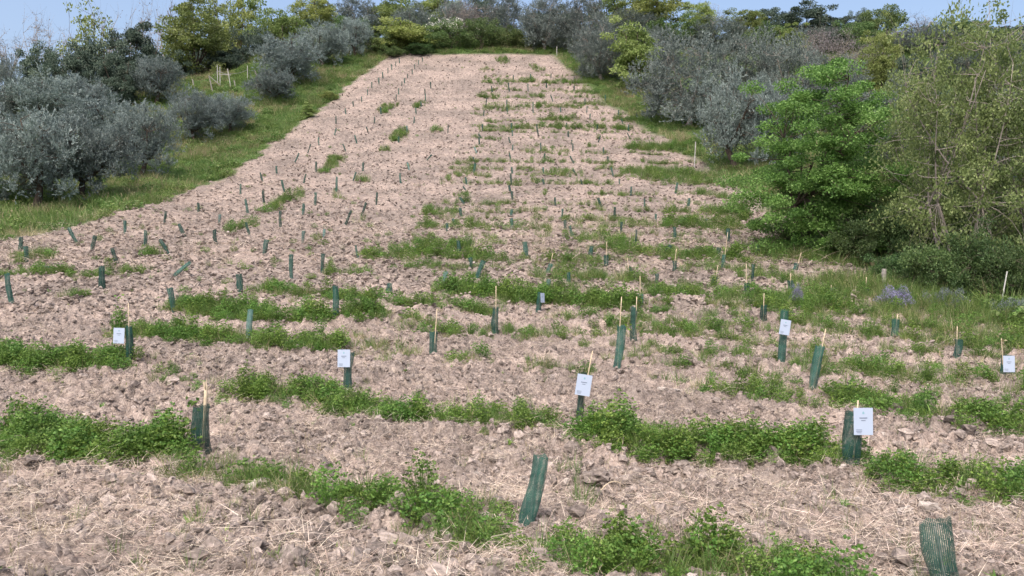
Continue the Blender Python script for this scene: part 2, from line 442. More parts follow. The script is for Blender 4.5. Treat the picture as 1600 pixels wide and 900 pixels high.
# ------------------------------------------------------------------ ground sheet
def build_ground():
    rows = np.arange(1010, 85, -1.35)
    dk = np.array([d for r_, d in _tab][::-1]); rk = np.array([r_ for r_, d in _tab][::-1], float)
    yv = np.where(rows > 900, 4.6 * 500 / (rows - 400), np.interp(rows, rk, dk))
    # smooth the spacing
    for _ in range(30):
        yv[1:-1] = 0.25 * yv[:-2] + 0.5 * yv[1:-1] + 0.25 * yv[2:]
    yv = np.concatenate([np.linspace(-55, 2.9, 40), np.linspace(3.0, yv[0], 16, endpoint=False), yv, np.linspace(yv[-1] + 0.3, 106, 30), np.geomspace(108, 330, 26)])
    NC = 620
    t = np.linspace(-1, 1, NC)
    ext = np.geomspace(0.02, 1.0, 22)
    W = np.maximum(3.6, 0.70 * yv + 1.2)
    X = W[:, None] * t[None]
    far = 260.0
    Rr = W[:, None] + (far - W[:, None]) * ext[None]
    X = np.concatenate([-Rr[:, ::-1], X, Rr], 1)
    Y = np.repeat(yv[:, None], X.shape[1], 1)
    res = np.maximum(2 * W / NC, np.gradient(yv) * 0.55)[:, None] + 0 * X
    res[:, :22] = 3; res[:, -22:] = 3
    x, y, rs = X.ravel(), Y.ravel(), res.ravel()
    z = base_z(x, y) + relief(x, y, rs)
    nr, nc = X.shape
    i = np.arange(nr - 1)[:, None] * nc; j = np.arange(nc - 1)[None]
    Q = np.stack([i + j, i + j + 1, i + nc + j + 1, i + nc + j], -1).reshape(-1, 4)
    me = make_mesh('ground', np.stack([x, y, z], 1), Q, None, [M['soil']], None, True)
    g = 1 - in_field(x, y)
    a = me.attributes.new('grassy', 'FLOAT', 'POINT'); a.data.foreach_set('value', g.astype(np.float32))
    return tag(link('ground', me), 'tilled pinkish brown hillside field with grassy margins', None, None, 'structure')
build_ground()

# ------------------------------------------------------------------ scattering of stuff
_groups = {}
def scatter(name, protos, P, rot, scl, idx, label, cat):
    """one object of kind stuff: copies of the given small meshes on points"""
    col = bpy.data.collections.new(name + '_pieces')
    for k, me in enumerate(protos):
        o = bpy.data.objects.new('%s_piece_%02d' % (name, k), me); col.objects.link(o)
    P = np.asarray(P, np.float32); n = len(P)
    me = bpy.data.meshes.new(name); me.vertices.add(n); me.vertices.foreach_set('co', P.ravel())
    for nm, ty, dat in (('rot', 'FLOAT_VECTOR', rot), ('scl', 'FLOAT_VECTOR', scl)):
        a = me.attributes.new(nm, ty, 'POINT'); a.data.foreach_set('vector', np.asarray(dat, np.float32).ravel())
    a = me.attributes.new('idx', 'INT', 'POINT'); a.data.foreach_set('value', np.asarray(idx, np.int32))
    o = link(name, me)
    ng = bpy.data.node_groups.new(name, 'GeometryNodeTree')
    ng.interface.new_socket('Geometry', in_out='INPUT', socket_type='NodeSocketGeometry')
    ng.interface.new_socket('Geometry', in_out='OUTPUT', socket_type='NodeSocketGeometry')
    N, L = ng.nodes, ng.links
    gi, go = N.new('NodeGroupInput'), N.new('NodeGroupOutput')
    ci = N.new('GeometryNodeCollectionInfo'); ci.inputs['Collection'].default_value = col
    ci.inputs['Separate Children'].default_value = True; ci.inputs['Reset Children'].default_value = True
    ip = N.new('GeometryNodeInstanceOnPoints'); ip.inputs['Pick Instance'].default_value = True
    def na(nm, ty):
        q = N.new('GeometryNodeInputNamedAttribute'); q.data_type = ty; q.inputs['Name'].default_value = nm; return q.outputs['Attribute']
    e2r = N.new('FunctionNodeEulerToRotation')
    L.new(na('rot', 'FLOAT_VECTOR'), e2r.inputs[0])
    L.new(gi.outputs[0], ip.inputs['Points']); L.new(ci.outputs[0], ip.inputs['Instance'])
    L.new(na('idx', 'INT'), ip.inputs['Instance Index']); L.new(e2r.outputs[0], ip.inputs['Rotation'])
    L.new(na('scl', 'FLOAT_VECTOR'), ip.inputs['Scale']); L.new(ip.outputs[0], go.inputs[0])
    md = o.modifiers.new('scatter', 'NODES'); md.node_group = ng
    return tag(o, label, cat, None, 'stuff')

RNG = np.random.default_rng(5)

def clod_mesh(name, seed, mat, sub=2):
    import bmesh
    bm = bmesh.new(); bmesh.ops.create_icosphere(bm, subdivisions=sub, radius=1.0)
    rg = np.random.default_rng(seed)
    V = np.array([v.co[:] for v in bm.verts]); F_ = np.array([[v.index for v in f.verts] for f in bm.faces]); bm.free()
    k = rg.normal(size=(14, 3)); k /= np.linalg.norm(k, axis=1)[:, None]
    d = np.ones(len(V))
    for q in k:
        s = V @ q
        lim = rg.uniform(0.55, 0.95)
        d = np.minimum(d, np.where(s > 0.05, lim / np.maximum(s, 0.05), 9))
    d = d * (1 + 0.19 * rg.normal(size=len(V)))
    V = V * d[:, None] * np.array([1.0, rg.uniform(0.7, 1.0), rg.uniform(0.55, 0.8)])
    return make_mesh(name, V, None, F_, [mat], None, False)

def field_points(n, y0, y1, rng, power=1.0, half=0.72):
    """random points over the field within the view, denser towards the camera"""
    y = y0 * (y1 / y0) ** (rng.random(n) ** power)
    x = rng.uniform(-1, 1, n) * (half * y + 0.6)
    k = in_field(x, y) > 0.5
    return x[k], y[k]

# --- soil clods
rg = np.random.default_rng(11)
x1, y1 = field_points(52000, 4.0, 30.0, rg, 1.0)
s1 = 0.009 + 0.034 * rg.random(len(x1)) ** 3 + 0.0008 * y1
x2, y2 = field_points(42000, 18.0, 97.0, rg, 0.8)
s2 = 0.03 + 0.06 * rg.random(len(x2)) ** 2.5 + 0.0002 * y2
x3, y3 = field_points(4200, 4.2, 20.0, rg, 0.95)
s3 = 0.03 + 0.065 * rg.random(len(x3)) ** 2
cx, cy, cs = np.concatenate([x1, x2, x3]), np.concatenate([y1, y2, y3]), np.concatenate([s1, s2, s3])
keep = fbm(cx * 0.8, cy * 0.8, 90, 2) + 0.3 * rg.random(len(cx)) > 0.45
cx, cy, cs = cx[keep], cy[keep], cs[keep]
cz = ground_z(cx, cy) + cs * 0.15
n = len(cx)
clod_protos = [clod_mesh('clod_shape_%d' % k, 100 + k, M['clod'] if k < 7 else M['stone'], 2 if k in (0, 1, 7) else 1) for k in range(8)]
ci_ = rg.integers(0, 7, n); ci_[rg.random(n) < 0.008] = 7
scatter('soil_clods', clod_protos, np.stack([cx, cy, cz], 1), rg.uniform(0, 6.28, (n, 3)) * np.array([0.1, 0.1, 1]), np.repeat(cs[:, None], 3, 1) * rg.uniform(0.8, 1.25, (n, 3)) * np.where(cy > 18, 1.0, 0.0)[:, None] * np.array([1.35, 1.1, 0.7]) + np.repeat(cs[:, None], 3, 1) * rg.uniform(0.8, 1.25, (n, 3)) * np.where(cy > 18, 0.0, 1.0)[:, None],
        ci_, 'loose crumbly soil clods lying over the tilled field', 'soil')

# --- straw litter
def straw_tuft(name, seed, count, spread, lmax):
    rg = np.random.default_rng(seed); g = Geo()
    P = np.stack([rg.normal(0, spread, count), rg.normal(0, spread, count), rg.uniform(-0.005, 0.03, count)], 1)
    a = rg.uniform(0, 6.28, count); el = np.abs(rg.normal(0.08, 0.28, count))
    D = np.stack([np.cos(a) * np.cos(el), np.sin(a) * np.cos(el), np.sin(el)], 1)
    g.blades(P, D, rg.uniform(0.12, 1, count) ** 1.9 * lmax, rg.uniform(0.0018, 0.0036, count) * (lmax / 0.24), rg.uniform(0.05, 0.5, count) * np.sin(el) * 2, rg, 3)
    return g.mesh(name, M['straw'])
straw_protos = [straw_tuft('straw_shape_%d' % k, 200 + k, 44, 0.12, 0.24) for k in range(5)] + [straw_tuft('straw_shape_far_%d' % k, 220 + k, 34, 0.3, 0.5) for k in range(2)]
x1, y1 = field_points(13000, 4.0, 34.0, rg, 0.8)
x2, y2 = field_points(9000, 24.0, 97.0, rg, 0.8)
sx_, sy_ = np.concatenate([x1, x2]), np.concatenate([y1, y2])
si_ = np.concatenate([rg.integers(0, 5, len(x1)), rg.integers(5, 7, len(x2))])
keep = fbm(sx_ * 1.1 + 40, sy_ * 1.1, 95, 3) + 0.3 * rg.random(len(sx_)) > 0.52
sx_, sy_, si_ = sx_[keep], sy_[keep], si_[keep]
n = len(sx_)
sl = 0.55 + 0.7 * rg.random(n); sl[si_ >= 5] *= 1.4
scatter('straw_litter', straw_protos, np.stack([sx_, sy_, ground_z(sx_, sy_) + 0.012], 1), np.stack([rg.normal(0, 0.15, n), rg.normal(0, 0.15, n), rg.uniform(0, 6.28, n)], 1),
        np.repeat(sl[:, None], 3, 1), si_, 'dry pinkish straw and root litter over the tilled soil', 'straw')

# --- weeds in the rows
def clover_tuft(name, seed, count=105, rad=0.15, h=0.21, lf=0.0178, mat='clover'):
    rg = np.random.default_rng(seed); g = Geo()
    a = rg.uniform(0, 6.28, count); r = rad * np.sqrt(rg.random(count))
    hh = h * (1 - 0.5 * (r / rad) ** 2) * rg.uniform(0.2, 1.15, count)
    tip = np.stack([r * np.cos(a), r * np.sin(a), hh], 1)
    foot = tip * np.array([0.45, 0.45, 0.0])
    g.blades(foot, tip - foot, np.linalg.norm(tip - foot, axis=1), 0.0035, 0.0, rg, 1, 0.25)
    for k in range(3):
        b = a + k * 2.094 + rg.normal(0, 0.2, count)
        D = np.stack([np.cos(b), np.sin(b), rg.normal(0.15, 0.35, count)], 1)
        g.leaves(tip, D, lf * rg.uniform(0.8, 1.5, count), lf * rg.uniform(0.8, 1.2, count), rg, 0.1, np.clip(rg.normal(0.45, 0.25, count), 0, 1))
    return g.mesh(name, M[mat])

def grass_tuft(name, seed, count=34, rad=0.06, L=0.3, W=0.006, mat='grass', lean=0.45):
    rg = np.random.default_rng(seed); g = Geo()
    a = rg.uniform(0, 6.28, count); r = rad * np.sqrt(rg.random(count))
    P = np.stack([r * np.cos(a), r * np.sin(a), np.full(count, -0.02)], 1)
    b = a + rg.normal(0, 0.7, count); el = rg.uniform(0.1, 1, count) * lean
    D = np.stack([np.cos(b) * np.sin(el), np.sin(b) * np.sin(el), np.cos(el)], 1)
    g.blades(P, D, L * rg.uniform(0.4, 1.1, count), W * rg.uniform(0.6, 1.3, count), rg.uniform(0.05, 0.45, count), rg, 3, np.clip(rg.normal(0.45, 0.27, count), 0, 1))
    return g.mesh(name, M[mat])

def broad_weed(name, seed, mat='clover'):
    rg = np.random.default_rng(seed); g = Geo(); count = 13
    a = rg.uniform(0, 6.28, count); el = rg.uniform(0.2, 1.0, count)
    D = np.stack([np.cos(a) * np.sin(el), np.sin(a) * np.sin(el), np.cos(el)], 1)
    g.blades(np.zeros((count, 3)) + rg.normal(0, 0.02, (count, 3)) * np.array([1, 1, 0]), D, rg.uniform(0.09, 0.2, count), rg.uniform(0.02, 0.034, count), rg.uniform(0.1, 0.5, count), rg, 3)
    return g.mesh(name, M[mat])

def seed_stalk(name, seed):
    rg = np.random.default_rng(seed); g = Geo()
    for k in range(3):
        a = rg.uniform(0, 6.28); el = rg.uniform(0.05, 0.3); D = np.array([[math.cos(a) * math.sin(el), math.sin(a) * math.sin(el), math.cos(el)]])
        L = rg.uniform(0.3, 0.5)
        g.blades(np.zeros((1, 3)), D, L, 0.005, 0.12, rg, 3, 0.6)
        q = 16; t = rg.uniform(0.72, 0.97, q)[:, None]
        hor = np.array([math.cos(a), math.sin(a), 0]) * 0.6 - np.array([0, 0, 1.0])
        P = D * L * t + hor * 0.12 * L * t * t
        g.leaves(P, D + rg.normal(0, 0.5, (q, 3)), 0.022, 0.006, rg, 0.05)
    return g.mesh(name, M['dry'])

weed_protos = ([clover_tuft('weed_shape_0%d' % k, 300 + k, h=(0.21, 0.16, 0.28, 0.22)[k], rad=(0.15, 0.17, 0.11, 0.14)[k]) for k in range(4)]                       # 0-3 clover
               + [grass_tuft('weed_shape_1%d' % k, 320 + k) for k in range(3)]                      # 4-6 grass
               + [grass_tuft('weed_shape_2%d' % k, 330 + k, 26, 0.07, 0.28, 0.005, 'dry', 0.6) for k in range(2)]   # 7-8 dry grass
               + [broad_weed('weed_shape_3%d' % k, 340 + k) for k in range(2)]                      # 9-10 broad leaves
               + [seed_stalk('weed_shape_40', 350)]                                                 # 11 stalks
               + [clover_tuft('weed_shape_50', 360, 60, 0.14, 0.16, 0.022, 'lime')])                # 12 lime plant
# strips: polyline in photograph pixels (on the ground), half depth in m, density per m2, mix (clover, grass, dry, broad), height factor
STRIPS = [
 ([(490,800),(560,798),(640,810),(700,822),(780,842)], .26, 52, (5,4,.6,1.2), 1.1),
 ([(640,800),(700,815),(800,845),(880,868),(960,880),(1060,884)], .24, 62, (6,4,.6,1), 1.1),
 ([(860,862),(960,885),(1060,890),(1180,892),(1300,905)], .24, 70, (7,3,.4,1), 1.1),
 ([(1040,870),(1130,885),(1230,900),(1330,915)], .3, 60, (7,4,.6,1), 1.1),
 ([(840,880),(960,905),(1080,912),(1200,915),(1330,925)], .26, 66, (6,4,.6,1), 1.0),
 ([(500,780),(560,785),(640,800),(720,825)], .22, 50, (4,5,.8,1.5), 1.0),
 ([(10,690),(80,706),(160,718),(230,720),(290,712)], .42, 95, (9,1,.2,.3), 1.45),
 ([(720,830),(790,848),(860,866),(930,876)], .24, 56, (5,4,.8,1.5), 1.05),
 ([(960,510),(1100,530),(1240,548),(1400,562),(1600,580)], .35, 30, (2,5,1.5,.3), .9),
 ([(300,742),(420,760),(520,792)], .3, 40, (1,5,2.5,1), 1.1),
 ([(270,735),(340,745),(430,765),(500,790)], .3, 70, (1,5,3,.4), 1.15),
 ([(370,612),(440,622),(500,632),(560,640)], .42, 75, (7,2,.6,.3), 1.25),
 ([(555,640),(640,655),(720,668),(800,676),(870,672)], .40, 70, (7,2,.6,.4), 1.25),
 ([(920,690),(1000,704),(1090,714),(1180,716),(1270,726)], .42, 100, (9,2,.2,.2), 1.35),
 ([(1180,720),(1290,730),(1380,752),(1480,768),(1600,785),(1700,800)], .38, 88, (8,3,.2,.4), 1.2),
 ([(-60,560),(0,568),(100,580),(195,580)], .55, 62, (7,1,.3,.3), 1.4),
 ([(238,596),(310,600),(350,600)], .3, 40, (6,3,1,0), .9),
 ([(190,522),(300,532),(390,538),(455,545),(530,548)], .5, 55, (7,2,.4,.2), 1.3),
 ([(520,530),(580,548),(650,560)], .7, 22, (1,3,6,.2), 1.2),
 ([(685,572),(720,570),(770,565)], .35, 30, (4,4,1,.3), 1),
 ([(820,575),(880,584),(930,590)], .35, 30, (3,4,2,.2), 1),
 ([(1075,612),(1150,618),(1210,622),(1270,626)], .4, 46, (7,2,.5,.2), 1.2),
 ([(1300,622),(1380,645),(1460,660),(1540,672),(1640,680)], .5, 60, (8,2,.4,.2), 1.4),
 ([(270,480),(340,490),(430,498),(515,500),(600,492)], .55, 50, (7,2,.4,.2), 1.35),
 ([(610,500),(700,522),(790,528),(880,526)], .55, 30, (5,4,1,.2), 1.1),
 ([(930,508),(1010,520),(1100,528)], .45, 22, (4,4,2,.2), 1),
 ([(995,556),(1060,560),(1100,560)], .3, 30, (4,4,1,.2), 1),
 ([(1140,562),(1200,566)], .3, 30, (4,4,1,.2), 1),
 ([(1240,572),(1340,582),(1460,600),(1600,612),(1700,618)], .55, 32, (4,4,1.2,.2), 1.2),
 ([(400,455),(460,462),(540,470),(640,476),(720,480),(780,490)], .5, 38, (5,3,1,.2), 1.2),
 ([(690,455),(780,468),(860,474),(930,480),(985,490)], .5, 58, (8,2,.3,.2), 1.5),
 ([(985,505),(1090,515),(1200,520)], .5, 32, (4,4,1,.2), 1.1),
 ([(1195,485),(1250,485),(1310,482)], .7, 40, (6,3,.5,.2), 1.4),
 ([(1220,510),(1320,522),(1420,535),(1520,545),(1640,556)], .8, 26, (3,4,2,.2), 1.2),
 ([(570,404),(640,402),(700,403),(765,405)], .6, 42, (6,3,.4,.2), 1.3),
 ([(505,428),(540,428),(580,426)], .6, 26, (3,5,1,.2), 1.2),
 ([(635,420),(680,422),(730,424)], .5, 18, (2,5,1,.2), 1.1),
 ([(830,434),(900,438),(960,440),(1010,445)], .6, 32, (4,4,1.4,.2), 1.3),
 ([(1000,458),(1080,464),(1160,470)], .6, 32, (4,4,1.4,.2), 1.2),
 ([(1175,470),(1230,473),(1270,475)], .6, 40, (6,3,.6,.2), 1.3),
 ([(605,390),(660,388),(735,388)], .6, 34, (6,3,.4,.2), 1.2),
 ([(740,408),(790,412),(825,412)], .5, 22, (3,5,1,.2), 1.1),
 ([(835,410),(880,412),(935,414)], .5, 28, (4,4,1,.2), 1.2),
 ([(950,390),(1040,402),(1110,406),(1175,410)], .7, 40, (6,3,.5,.2), 1.4),
 ([(1175,430),(1220,438),(1260,445)], .9, 22, (3,5,1.5,.2), 1.2),
 ([(1060,420),(1120,425),(1170,428)], .6, 16, (3,5,1,.2), 1.1),
 ([(648,336),(680,336),(715,337)], .6, 30, (5,4,.5,.2), 1.2),
 ([(665,353),(740,355),(820,358),(885,362)], .6, 22, (5,4,.7,.2), 1.2),
 ([(880,374),(930,378),(990,382)], .6, 24, (4,4,1,.2), 1.2),
 ([(675,318),(720,318),(765,319)], .6, 13, (3,5,1,.2), 1.2),
 ([(885,345),(930,346),(1020,354)], .6, 24, (4,4,1,.2), 1.2),
 ([(1040,352),(1090,355),(1150,360)], .9, 36, (6,3,.4,.2), 1.5),
 ([(1095,332),(1130,335),(1175,340)], .9, 38, (5,4,.4,.2), 1.6),
 ([(1035,331),(1060,332)], .6, 24, (5,4,.4,.2), 1.2),
 ([(700,270),(740,271)], .6, 18, (1,4,2,.2), 1.2), ([(705,256),(745,257)], .6, 16, (2,4,2,.2), 1.2),
 ([(680,286),(760,288),(830,287),(930,289)], .7, 10, (2,4,1.5,.2), 1.2),
 ([(755,204),(780,204),(800,204)], .7, 13, (5,4,.5,.2), 1.3), ([(800,200),(870,201),(930,200),(985,203)], .8, 13, (5,4,.7,.2), 1.4),
 ([(850,272),(910,273)], .6, 16, (3,4,1,.2), 1.2), ([(820,253),(880,254)], .6, 16, (3,4,1,.2), 1.2), ([(810,236),(890,238)], .6, 14, (3,4,1,.2), 1.2),
 ([(755,168),(820,168),(890,167),(955,163)], .8, 13, (4,4,.6,.2), 1.5), ([(755,127),(820,128),(870,129),(940,131)], .9, 13, (4,4,.6,.2), 1.5),
 ([(750,152),(800,152),(850,152)], .7, 14, (3,4,1,.2), 1.4), ([(845,188),(905,188)], .7, 20, (3,4,1,.2), 1.4), ([(880,145),(950,146)], .7, 18, (3,4,1,.2), 1.4),
 ([(960,187),(1010,190)], .9, 22, (3,4,1,.2), 1.4), ([(960,160),(1000,162)], .9, 22, (3,4,1,.2), 1.4),
 ([(780,90),(790,100)], .9, 14, (3,4,1,.2), 1.4), ([(752,108),(765,112)], .8, 10, (3,4,1,.2), 1.4), ([(828,103),(845,112)], .8, 14, (3,4,1,.2), 1.4),
 ([(980,232),(1030,232),(1090,228)], 1.1, 34, (3,6,.6,.2), 1.5), ([(985,268),(1050,274),(1120,280)], 1.3, 34, (3,6,.6,.2), 1.5),
 ([(1000,280),(1080,285),(1150,292)], .9, 24, (3,6,.6,.2), 1.5), ([(1090,305),(1150,312)], .8, 24, (3,6,.6,.2), 1.4),
 # patches on the left half
 ([(15,404),(60,407),(85,405)], .8, 24, (3,5,1,.2), 1.4), ([(15,428),(70,430),(115,427)], .7, 26, (4,4,1,.2), 1.2), ([(110,436),(170,432),(235,424)], .6, 22, (4,4,1,.2), 1.1),
 ([(222,400),(262,400)], .7, 24, (5,4,.6,.2), 1.3), ([(345,364),(370,358),(395,350)], .6, 24, (4,4,.8,.2), 1.2), ([(410,332),(435,320),(475,304)], .6, 24, (4,4,.8,.2), 1.3),
 ([(500,270),(515,260),(532,246)], .6, 22, (4,4,.8,.2), 1.3), ([(557,284),(572,282)], .7, 26, (4,3,.5,.2), 1.5), ([(613,222),(622,214),(634,204)], .7, 24, (5,4,.6,.2), 1.4),
 ([(594,236),(606,234)], .7, 22, (5,4,.6,.2), 1.4), ([(648,170),(660,160)], .7, 22, (4,4,.6,.2), 1.4), ([(595,178),(612,162)], .8, 20, (4,4,.6,.2), 1.3), ([(672,205),(690,203)], .7, 22, (4,4,.6,.2), 1.4),
 ([(90,465),(130,466)], .5, 18, (4,4,1,.2), 1), ([(520,310),(540,309)], .6, 18, (3,4,1,.2), 1.2), ([(555,345),(570,346)], .6, 14, (3,4,1,.2), 1.1), ([(480,382),(515,380)], .6, 10, (3,4,1,.2), 1.1),
 ([(345,415),(365,415)], .5, 14, (3,4,1,.2), 1), ([(430,470),(470,470)], .5, 20, (3,4,2,.2), 1),
 # sparse weedy corner at the right
 ([(1240,462),(1350,475),(1430,505),(1600,545),(1660,555)], 1.5, 31, (1,5,2.4,.2), 1.3), ([(1280,442),(1400,468),(1500,493),(1640,512)], 1.5, 40, (1,6,2.4,.2), 1.5),
 ([(1330,440),(1420,470),(1540,498),(1660,510)], .9, 34, (1,6,2,.2), 1.9),
 ([(1190,400),(1260,410),(1350,415)], 1.2, 34, (2,7,1,.2), 1.6),
 # small plants in the foreground soil
 ([(20,830),(60,825),(110,820)], .15, 18, (1,2,.6,3), .8), ([(640,690),(700,700)], .3, 4, (1,1,1,4), .8), ([(755,700),(775,715)], .1, 24, (1,1,.2,5), 1.2), ([(890,745),(905,800)], .12, 20, (1,4,2,.2), 1.1),
 ([(390,890),(470,880)], .15, 8, (1,3,1,1), .7), ([(1240,790),(1300,780)], .2, 8, (1,1,1,1), .6), ([(1400,860),(1420,880)], .1, 10, (1,2,1,1), .7), ([(1560,830),(1600,850)], .2, 8, (1,2,1,1), .7),
]
rg = np.random.default_rng(21)
# thin weed rows across the lower middle and right
for yr in (434, 448, 464, 480, 498, 517, 538, 562, 588):
    xx = np.interp(yr, [430, 480, 590], [600, 720, 980]) + rg.uniform(0, 60); x0 = xx
    while xx < 1640:
        ln = rg.uniform(50, 170); dn = rg.choice([30, 44, 58, 70])
        yy = yr + (xx - 900) * 0.075
        STRIPS.append(([(xx, yy + rg.normal(0, 1.5)), (xx + ln / 2, yy + ln * 0.0375 + rg.normal(0, 2)), (xx + ln, yy + ln * 0.075 + rg.normal(0, 1.5))], rg.uniform(.13, .26), dn, (3, 4.5, 1.0, .4), rg.uniform(0.9, 1.25)))
        xx += ln + rg.uniform(5, 80)
# thin weed rows climbing the middle and right of the slope
for yr in (118, 133, 142, 152, 160, 170, 179, 188, 197, 206, 216, 228, 239, 253, 264, 274, 288, 304, 318, 330, 342, 356, 368, 380, 393, 408, 420):
    xl = np.interp(yr, [118, 290, 350, 420], [752, 690, 640, 600]); xr = np.interp(yr, [118, 190, 320, 420], [930, 1000, 1150, 1200])
    xx = xl + rg.uniform(0, 30)
    while xx < xr:
        ln = rg.uniform(25, 95) * (0.6 + yr / 500)
        dn = rg.choice([14, 22, 32, 42])
        STRIPS.append(([(xx, yr + rg.normal(0, 1)), (xx + ln / 2, yr + 1 + rg.normal(0, 1.5)), (xx + ln, yr + 2 + rg.normal(0, 1))], rg.uniform(.14, .28), dn * 1.3, (2.5, 5, 1.2, .3), rg.uniform(0.85, 1.15)))
        xx += ln + rg.uniform(2, 42) * (0.6 + yr / 500)
WX, WY, WI, WS = [], [], [], []
for pts, hd, dens, mix, hf in STRIPS:
    w = [place(*p) for p in pts]
    for a, b in zip(w[:-1], w[1:]):
        a2, b2 = np.array(a[:2]), np.array(b[:2])
        Ls = np.linalg.norm(b2 - a2); far = (a2[1] + b2[1]) / 2
        grow = 1.0 + max(0.0, far - 12) / 26.0           # far tufts are fuller, fewer
        grow = min(grow, 2.2)
        hw = hd * (1.0 if far < 13 else 0.72)
        k = max(1, int(Ls * 2 * hw * dens / grow ** 1.4 * 1.35 * (1.0 if far < 12.5 else 1.55 if far < 28 else min(2.1, 1.4 + (far - 28) / 40))))
        t = rg.random(k); off = np.clip(rg.normal(0, 0.6, k), -1.9, 1.9) * hw
        d = (b2 - a2) / (Ls + 1e-6); nrm = np.array([-d[1], d[0]])
        p = a2[None] + (b2 - a2)[None] * t[:, None] + nrm[None] * off[:, None]
        wob = (fbm(p[:, 0] * 1.1, p[:, 1] * 1.1, 61, 2) - 0.5)
        p = p + nrm[None] * wob[:, None] * hw * 1.4
        ok = fbm(p[:, 0] * 1.6 + 5, p[:, 1] * 1.6, 62, 2) + 0.35 * rg.random(k) > (0.37 if dens >= 30 else 0.44)
        p = p[ok]; k = len(p)
        if k == 0: continue
        q = np.array(mix, float) * np.array([1.0, 2.2 + far / 25.0, 2.2, 1.8]); q /= q.sum()
        ty = rg.choice(4, k, p=q)
        lo = np.array([0, 4, 7, 9])[ty]; cnt = np.array([4, 3, 2, 2])[ty]
        idx = lo + (rg.random(k) * cnt).astype(int)
        WX.append(p[:, 0]); WY.append(p[:, 1]); WI.append(idx)
        edge = np.clip(1.05 - 0.42 * np.abs(off[ok]) / hd, 0.3, 1)
        WS.append((0.97 if far < 13 else max(0.70, 0.96 - (far - 13) / 120)) * hf * grow * rg.uniform(0.45, 1.25, k) * edge)
# thin scatter of single small plants over the soil
x1, y1 = field_points(1500, 4.2, 26, rg, 1.0); k = len(x1)
WX.append(x1); WY.append(y1); WI.append(rg.choice([4, 5, 6, 7, 8, 9, 10, 11, 7, 8, 11], k)); WS.append(rg.uniform(0.25, 0.75, k))
x1, y1 = field_points(1300, 20, 95, rg, 0.9); k = len(x1)
WX.append(x1); WY.append(y1); WI.append(rg.choice([0, 1, 4, 5, 7, 8], k)); WS.append(rg.uniform(0.4, 1.1, k))
wx, wy, wi, ws = map(np.concatenate, (WX, WY, WI, WS))
# keep the feet of the nearer guards free of weeds
for p in ((824, 826), (315, 712), (546, 610), (905, 666), (1331, 740), (203, 572), (1221, 570), (964, 587), (1268, 613), (676, 558), (992, 536), (775, 524), (841, 491), (391, 531), (525, 499), (273, 487), (1193, 503), (1397, 529), (1570, 592), (1495, 566)):
    gx, gy, _ = place(*p)
    near = (np.abs(wx - gx * wy / gy) < 0.17) & (wy < gy + 0.06) & (wy > gy - 0.045 * gy - 0.25) & (rg.random(len(wx)) < 0.85)
    wx, wy, wi, ws = wx[~near], wy[~near], wi[~near], ws[~near]
n = len(wx)
scatter('row_weeds', weed_protos, np.stack([wx, wy, ground_z(wx, wy) - 0.012], 1), np.stack([rg.normal(0, 0.1, n), rg.normal(0, 0.1, n), rg.uniform(0, 6.28, n)], 1),
        np.stack([ws, ws, ws * rg.uniform(0.8, 1.2, n)], 1), wi, 'green clover and weeds growing in strips across the tilled field', 'weeds')

# --- grass on the margins
bank_protos = [grass_tuft('bank_shape_%d' % k, 400 + k, 60, 0.24, 0.62, 0.017, 'bank', 0.55) for k in range(4)] + \
              [grass_tuft('bank_shape_dry_%d' % k, 410 + k, 46, 0.24, 0.66, 0.013, 'dry', 0.45) for k in range(2)] + \
              [clover_tuft('bank_shape_low_%d' % k, 420 + k, 70, 0.3, 0.3, 0.05, 'bank') for k in range(2)] + [seed_stalk('bank_stalk_0', 430)]
rg = np.random.default_rng(31)
n0 = 85000
by = rg.uniform(12, 108, n0) ; bx = rg.uniform(-70, 50, n0)
f = in_field(bx, by)
wgt = np.where(bx < 0, np.where(bx < -46, 0.25, 1.0), np.where(bx > edge_right(by) + 9, 0.2, 1.0))
vis = np.abs(bx) < 0.75 * by + 4
lush = fbm(bx * 0.25, by * 0.25, 77, 3)
k = (f < 0.35 - 0.2 * rg.random(n0)) & vis & (rg.random(n0) < wgt * np.clip(0.35 + 1.0 * lush, 0, 1))
bx, by, lush = bx[k], by[k], lush[k]; n = len(bx)
bi = np.where(rg.random(n) < np.clip((lush - 0.46) * 2.6, 0.05, 0.45), rg.integers(4, 6, n), np.where(rg.random(n) < 0.3, rg.integers(6, 8, n), rg.integers(0, 4, n)))
bs = rg.uniform(0.6, 1.3, n) * (0.35 + 1.5 * fbm(bx * 0.45, by * 0.45, 78, 3))
right = bx > 0
st_ = rg.random(n) < 0.10; bi[st_] = 8; bs[st_] *= 1.3
bs = np.where(right, bs * 0.9, bs)
scatter('margin_grass', bank_protos, np.stack([bx, by, ground_z(bx, by) - 0.02], 1), np.stack([rg.normal(0, 0.12, n), rg.normal(0, 0.12, n), rg.uniform(0, 6.28, n)], 1),
        np.stack([bs * 1.25, bs * 1.25, bs], 1), bi, 'long green grass on the banks around the field', 'grass')

# ------------------------------------------------------------------ trees and shrubs
def bez(a, b, c, n):
    t = np.linspace(0, 1, n)[:, None]
    return a * (1 - t) ** 2 + 2 * b * t * (1 - t) + c * t ** 2

